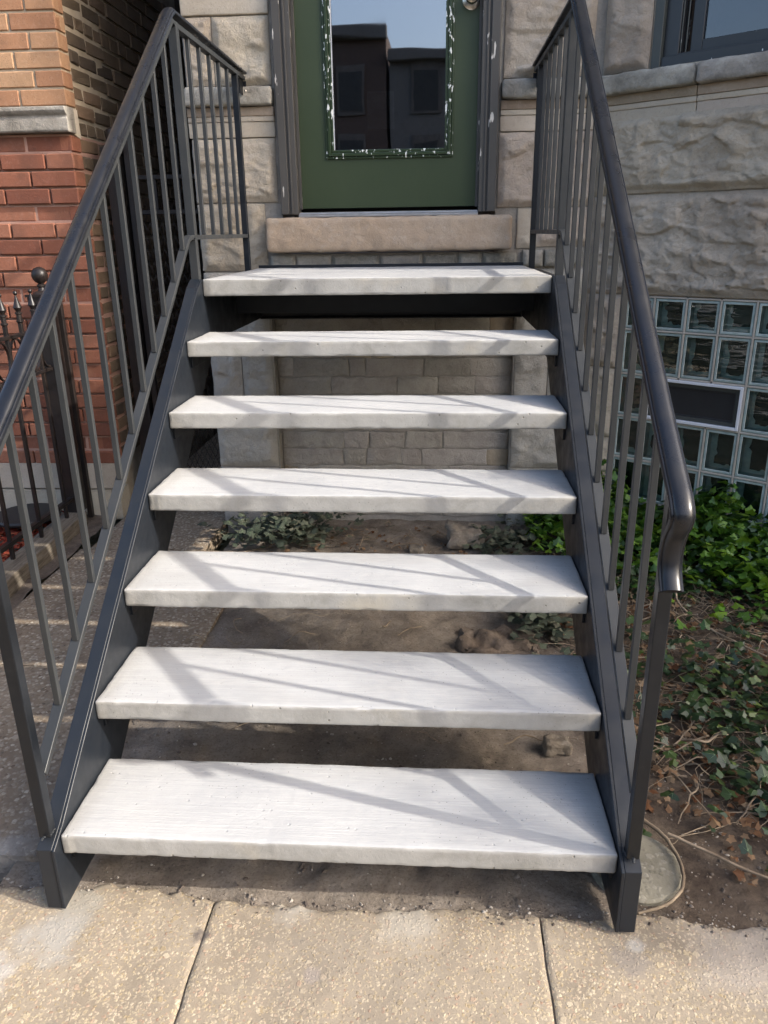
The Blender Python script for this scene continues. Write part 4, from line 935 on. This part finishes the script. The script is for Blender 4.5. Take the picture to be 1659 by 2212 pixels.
# ------------------------------------------------------------------ ivy, twigs, gravel
LEAF = [(0, -0.04), (0.20, -0.17), (0.44, -0.14), (0.42, 0.08), (0.54, 0.33), (0.29, 0.40), (0.0, 0.76), (-0.29, 0.40), (-0.54, 0.33), (-0.42, 0.08), (-0.44, -0.14), (-0.20, -0.17)]
def ivy(name, spots, mats, vein=True):
    b = MB()
    for (x, y, z, s, tilt, az, fold) in spots:
        T = Matrix.Translation((x, y, z)) @ Matrix.Rotation(az, 4, 'Z') @ Matrix.Rotation(tilt, 4, 'X') @ Matrix.Rotation(random.uniform(-0.35, 0.35), 4, 'Y')
        lob = random.uniform(0.75, 1.15); st_ = len(b.v); b.v.append(T @ Vector((0, 0.12 * s, 0)))
        for (u, v) in LEAF:
            uu = u * lob; b.v.append(T @ Vector((uu * s, v * s, -abs(uu) * s * fold - (0.18 * s * max(0, v - 0.3) * fold))))
        n = len(LEAF)
        for i in range(n): b.face((st_, st_ + 1 + i, st_ + 1 + (i + 1) % n), 0)
        if vein and s > 0.040:
            for (u, v) in ((0, 0.62), (0.36, 0.28), (-0.36, 0.28)):
                a = T @ Vector((0, 0.0, 0.0012)); e = T @ Vector((u * s * 0.8 * lob, v * s * 0.95, -abs(u) * s * fold * 0.8 + 0.0012)); side = (e - a).cross(T.to_3x3() @ Vector((0, 0, 1))).normalized() * s * 0.010
                k = len(b.v); b.v += [a - side, a + side, e]; b.face((k, k + 1, k + 2), 1)
    me = bpy.data.meshes.new(name); me.from_pydata([tuple(v) for v in b.v], [], b.f); me.polygons.foreach_set('material_index', b.mi)
    return link(name, me, mats)
def leaf_at(x, y, z, s=(0.028, 0.055)):
    return (x, y, z, random.uniform(*s), random.uniform(-0.5, 0.7), random.uniform(0, 6.28), random.uniform(0.05, 0.5))
# the lush bank against the glass blocks
sp = []
for _ in range(5200):
    s_ = random.uniform(-0.12, 1.9); d_ = abs(random.gauss(0, 0.22)) + 0.02
    vx = math.cos(R(38)); vy = -math.sin(R(38)); nx_, ny_ = -math.sin(R(38)), -math.cos(R(38))
    if s_ < FL: x = BX0 + s_ * vx + nx_ * d_; y = BY0 + s_ * vy + ny_ * d_
    else: x = cx1 + (s_ - FL); y = cy1 - d_
    top_ = 0.10 + 0.34 * max(0, 1 - d_ / 0.48) * (0.62 + 0.6 * noise.noise(Vector((s_ * 3.5, 1, 0))))
    if s_ < 0.15: top_ *= 0.75
    if x < 0.66: continue
    z = random.uniform(0.25, 1.0) ** 0.6 * top_ + 0.05
    l = leaf_at(x, y, z, (0.030, 0.058)); sp.append((l[0], l[1], l[2], l[3], random.uniform(0.0, 1.1), random.uniform(-0.9, 0.9) + R(180 - 20) + random.choice((0, 0, 0, 3.1)), l[6]))
o = ivy('ivy', sp, [M['ivy'], M['vein']]); tag(o, 'bright green ivy climbing against the glass block window', 'ivy', kind='stuff')
# sparse dark ivy over the mulch bed at the right
sp = []
for _ in range(11000):
    x = random.uniform(0.72, 3.2); y = random.uniform(0.12, 1.9)
    dens = 0.16 + 1.1 * max(0, noise.noise(Vector((x * 2.7, y * 2.7, 4))) + 0.12) + 1.0 * max(0, min(1, (x - 0.92) / 0.35)) * max(0, min(1, (1.15 - y) / 0.4)) + (0.35 if y > 1.55 else 0)
    if y < 0.45 - 0.5 * (x - 0.85) or (x < 0.95 and y < 0.50): dens *= 0.10
    if x < 0.85: dens *= 0.5
    if random.random() > dens: continue
    sp.append(leaf_at(x, y, bed_h(x, y) + random.uniform(0.008, 0.075), (0.020, 0.050)))
o = ivy('ground_ivy', sp, [M['ivy_dark'], M['vein']]); tag(o, 'dark green ivy trailing over brown litter beside the right handrail', 'ivy', kind='stuff')
# dusty ivy below the staircase
sp = []
for cx_, cy_, rx_, ry_, n_ in ((-0.52, 2.22, 0.30, 0.20, 420), (0.62, 1.35, 0.13, 0.20, 190), (0.55, 2.1, 0.16, 0.2, 170)):
    for _ in range(n_):
        x = cx_ + random.gauss(0, 0.5) * rx_; y = cy_ + random.gauss(0, 0.5) * ry_
        sp.append(leaf_at(x, y, 0.05 + random.uniform(0, 0.10), (0.028, 0.058)))
o = ivy('shaded_ivy', sp, [M['ivy_dusty'], M['vein']]); tag(o, 'dull grey green ivy growing on the soil under the treads', 'ivy', kind='stuff')
# dead leaves
sp = []
for _ in range(5200):
    x = random.uniform(0.70, 3.2); y = random.uniform(0.10, 2.0)
    if (x < 0.92 and y < 0.35): continue
    sp.append(leaf_at(x, y, bed_h(x, y) + random.uniform(0.003, 0.03), (0.008, 0.034)))
for _ in range(160): x = random.uniform(-0.6, 0.6); y = random.uniform(1.9, 2.4); sp.append(leaf_at(x, y, bed_h(x, y) + random.uniform(0.003, 0.02), (0.012, 0.03)))
o = ivy('leaf_litter', sp, [M['dead'], M['dead']], False); tag(o, 'brown dead leaves scattered on the planting bed', 'leaf litter', kind='stuff')
def crooked(p, d, L, n, wig, lift=0.0):
    pts = [Vector(p)]; a = d
    for i in range(n):
        a += random.gauss(0, wig); q = pts[-1] + Vector((math.cos(a), math.sin(a), 0)) * L / n
        q.z = bed_h(q.x, q.y) + 0.006 + lift * math.sin(math.pi * (i + 1) / n); pts.append(q)
    return pts
tw = MB()
for _ in range(2300):
    x = random.uniform(0.70, 2.8); y = random.uniform(0.30, 2.0)
    if x < 0.9 and y < 0.5: continue
    L = random.uniform(0.04, 0.24); r0 = random.choice((0.0006, 0.0008, 0.0010, 0.0014, 0.0020, 0.0030))
    tw.tube(crooked((x, y, bed_h(x, y) + 0.01), random.gauss(0.2, 0.9) + random.choice((0, math.pi)), L, 6, 0.35, random.uniform(0, 0.035)), [r0 * (1 - 0.09 * i) for i in range(7)], 5)
for _ in range(110):
    x = random.uniform(-0.75, 0.65); y = random.choice((random.uniform(1.9, 2.4), random.uniform(0.3, 2.3)))
    tw.tube(crooked((x, y, 0.045), random.uniform(0, 6.28), random.uniform(0.05, 0.22), 6, 0.4, random.uniform(0, 0.03)), random.choice((0.0009, 0.0014, 0.0022)), 5)
o = link('twigs', tw.mesh('twigs', smooth=60), M['twig']); tag(o, 'tangle of dry vine stems and twigs on the bed', 'twigs', kind='stuff')
# a few distinct vines
def vine(pts, r0, r1, label):
    P = [Vector(p) for p in pts]; out = []
    Q = [P[0]] + P + [P[-1]]
    for i in range(1, len(Q) - 2):
        for k in range(6):
            t = k / 6; a, b, c, d = Q[i - 1], Q[i], Q[i + 1], Q[i + 2]
            v = 0.5 * ((2 * b) + (c - a) * t + (2 * a - 5 * b + 4 * c - d) * t * t + (3 * b - 3 * c + d - a) * t ** 3); out.append(v + noise.noise_vector(v * 45) * 0.0022)
    n = len(out)
    return tag(link('vine', MB().tube(out, [r0 + (r1 - r0) * i / n for i in range(n)], 7).mesh('vine', smooth=60), M['twig']), label, 'vine')
vine([(0.655, 0.30, 0.075), (0.70, 0.315, 0.07), (0.745, 0.285, 0.066), (0.778, 0.235, 0.064), (0.795, 0.17, 0.06), (0.785, 0.10, 0.056), (0.745, 0.052, 0.05), (0.69, 0.030, 0.046), (0.665, 0.026, 0.042)], 0.0062, 0.003, 'thick dry vine curled round the edge of the round concrete footing')
vine([(0.79, 0.245, 0.066), (0.86, 0.20, 0.062), (0.94, 0.15, 0.055), (1.02, 0.11, 0.052), (1.12, 0.06, 0.050), (1.25, 0.0, 0.05)], 0.0042, 0.0022, 'long straight dry vine running right from the round footing to the pavement')
vine([(1.20, 1.62, 0.16), (1.16, 1.50, 0.14), (1.145, 1.40, 0.12), (1.19, 1.28, 0.10), (1.27, 1.17, 0.09), (1.36, 1.07, 0.08)], 0.0045, 0.003, 'dry forked vine stem in front of the lush ivy bank')
vine([(0.93, 0.62, 0.07), (0.97, 0.595, 0.085), (1.0, 0.60, 0.08), (1.04, 0.63, 0.085), (1.09, 0.625, 0.07)], 0.0042, 0.003, 'short wavy pale twig lying on the dark ivy bed')
def stones(name, n, area, m, zf, size, label):
    b = MB()
    for _ in range(n):
        x = random.uniform(area[0], area[1]); y = random.uniform(area[2], area[3])
        if area[4:] and not area[4](x, y): continue
        r_ = random.uniform(*size) * random.choice((0.5, 0.7, 1))
        bm = []
        s_ = len(b.v); T = Matrix.Translation((x, y, zf(x, y) + r_ * 0.25)) @ Matrix.Rotation(random.uniform(0, 6.28), 4, 'Z') @ Matrix.Diagonal((random.uniform(0.7, 1.3), random.uniform(0.6, 1), random.uniform(0.4, 0.8), 1))
        for v in ((1, 0, 0), (0.3, 0.9, 0), (-0.8, 0.6, 0), (-0.9, -0.5, 0), (0.2, -0.95, 0), (0.3, 0.2, 0.9), (-0.3, -0.2, 0.85)):
            b.v.append(T @ (Vector(v) * r_ * random.uniform(0.8, 1.15)))
        for f in ((0, 1, 5), (1, 2, 5), (2, 6, 5), (2, 3, 6), (3, 4, 6), (4, 0, 5), (4, 5, 6)): b.face([s_ + i for i in f])
    return tag(link(name, b.mesh(name), m), label, 'gravel', kind='stuff')
stones('gravel', 1500, (-0.78, 1.4, -0.02, 0.9, lambda x, y: random.random() < (1.0 if (x > 0.66 and y < 0.3) else 0.35) and y > ragged(x) + 0.004), M['gravel'], lambda x, y: bed_h(x, y), (0.0035, 0.009), 'small pale gravel scattered on the soil by the lowest tread')
stones('path_grit', 420, (-1.5, -0.66, 0.1, 2.4, lambda x, y: random.random() < (1 if (x < -1.40 or x > -0.80) else 0.25)), M['gravel'], lambda x, y: 0.047, (0.002, 0.006), 'loose grit on the aggregate path left of the stairs')
stones('edge_rubble', 2600, (-0.9, 1.6, -0.06, 0.10, lambda x, y: abs(y - ragged(x) - 0.004) < abs(random.gauss(0, 0.022)) + 0.003), M['gravel'], lambda x, y: 0.0405 if y < ragged(x) else bed_h(x, y), (0.0015, 0.0055), 'crumbs of broken concrete and dirt along the ragged pavement edge')
stones('soil_crumbs', 6000, (-0.72, 2.0, 0.0, 2.4), M['gravel'], lambda x, y: bed_h(x, y), (0.0012, 0.004), 'small dirt crumbs over the soil bed')
# round footing by the right foot
def footing():
    b = MB(); n = 40
    prof = [(0.108, -0.05), (0.110, 0.008), (0.104, 0.014), (0.06, 0.016), (0.001, 0.016)]
    b.lathe(prof, n=n); me = b.mesh('round_footing', smooth=40)
    for v in me.vertices: v.co += Vector((noise.noise(v.co * 14), noise.noise(v.co * 14 + Vector((5, 0, 0))), noise.noise(v.co * 20) * 0.4)) * 0.005
    return me
tag(link('round_footing', footing(), M['footing'], None, (0.694, 0.165, 0.032)), 'round grey concrete footing in the soil beside the right stringer foot', 'footing')
def chunk(loc, dims, seed, label, m='rock', rz=0.0):
    def fn(p, n): return p + (n if n.length else Vector((0, 0, 0.3))) * (noise.fractal(p * 16 + Vector((seed, 0, 0)), 0.9, 2, 4) * dims[0] * 0.12 + chisel(Vector((p.x, 0, p.z + p.y)), dims[0] * 0.3, dims[0] * 0.08, 0.01, seed))
    me = lattice_block('concrete_chunk', dims, min(dims) * 0.35, (dims[0] / 14, dims[1] / 12, dims[2] / 8), fn)
    return tag(link('concrete_chunk', me, M[m], None, loc, rz), label, 'rubble')
chunk((0.36, 2.17, 0.085), (0.17, 0.15, 0.085), 3, 'large broken concrete chunk on the soil seen under the fourth tread')
chunk((0.13, 2.06, 0.055), (0.065, 0.05, 0.03), 8, 'small tan concrete piece left of the large chunk under the treads')
chunk((0.45, 1.21, 0.045), (0.26, 0.18, 0.03), 12, 'flat cracked concrete lump under the third tread near the dull ivy', 'soil_dry')
chunk((0.575, 0.60, 0.055), (0.075, 0.06, 0.04), 17, 'pale rough stone on the soil behind the lowest tread at right')
# ------------------------------------------------------------------ beyond the frame: shrub added to shade the lower right, houses across the street
def shrub(loc, rx_, ry_, h, n, label):
    e = empty('added_shade_shrub', loc); tag(e, label, 'shrub')
    t = MB()
    for k in range(5):
        a = k * 1.3; t.tube([Vector((0.05 * math.cos(a), 0.05 * math.sin(a), 0)), Vector((0.3 * math.cos(a), 0.3 * math.sin(a), h * 0.4)), Vector((0.5 * rx_ * math.cos(a), 0.5 * ry_ * math.sin(a), h * 0.8))], [0.04, 0.03, 0.012], 6)
    link('trunk', t.mesh('trunk'), M['twig'], e)
    b = MB()
    for _ in range(n):
        u = random.uniform(-1, 1); v = random.uniform(-1, 1); w = random.uniform(0.02, 1) ** 0.8
        lim = 1.0 - 0.15 * w ** 4 + 0.20 * noise.noise(Vector((u * 3, v * 3, w * 4)))
        if u * u + v * v > lim * lim: continue
        if random.random() > 0.5 + 0.8 * (u * u + v * v): continue
        p = Vector((u * rx_, v * ry_, w * h * (1 + 0.05 * noise.noise(Vector((u * 4, v * 4, 0)))))); s = random.uniform(0.03, 0.07)
        T = Matrix.Translation(p) @ Matrix.Rotation(random.uniform(0, 6.28), 4, 'Z') @ Matrix.Rotation(random.uniform(0, 3.1), 4, 'X')
        k = len(b.v); b.v += [T @ Vector(q) for q in ((-s * 0.4, 0, 0), (0, -s, 0), (s * 0.4, 0, 0), (0, s, 0))]; b.face((k, k + 1, k + 2, k + 3))
    me = bpy.data.meshes.new('crown'); me.from_pydata([tuple(v) for v in b.v], [], b.f); link('crown', me, M['ivy_dark'], e)
shrub((5.3, 0.14, 0.02), 0.8, 1.46, 3.58, 32000, 'unseen evergreen shrub added right of the bay to shade the lowest treads and ivy bed')  # out of view; size and place set by the shade it should cast
def rowhouse(x0, x1, h, m, label, y=-25.0):
    e = empty('row_house', ((x0 + x1) / 2, y, 0)); tag(e, label, 'house', 'houses across the street')
    w = x1 - x0
    link('wall', MB().box(-w / 2, w / 2, -8, 0, -0.1, h).mesh('wall'), m, e)
    link('cornice', MB().box(-w / 2 - 0.05, w / 2 + 0.05, 0.001, 0.3, h - 0.35, h + 0.05).mesh('cornice', 0.03, 1), M['far_b'], e)
    for zz in (0.9, 3.3, 5.6):
        for xx in (-w / 2 + 1.3, -0.9, 0.9, w / 2 - 1.3):
            o_ = link('window', MB().box(xx - 0.5, xx + 0.5, 0.002, 0.08, zz, zz + 1.6).mesh('window'), M['far_trim'], e)
            link('pane', MB().box(xx - 0.42, xx + 0.42, 0.0802, 0.09, zz + 0.08, zz + 1.35).mesh('pane'), M['plastic'], o_)
rowhouse(-15.5, -8.6, 8.6, M['far_a'], 'brown brick row house across the street, leftmost as seen in the door glass'); rowhouse(-8.5, -1.62, 8.35, M['far_a'], 'brown brick row house across the street reflected in the middle of the door glass'); rowhouse(-1.5, 6.2, 7.55, M['far_b'], 'lower grey row house across the street reflected at right of the door glass'); rowhouse(6.3, 13.4, 8.2, M['far_a'], 'brown brick row house across the street, right of the grey one')

bpy.context.view_layer.update()
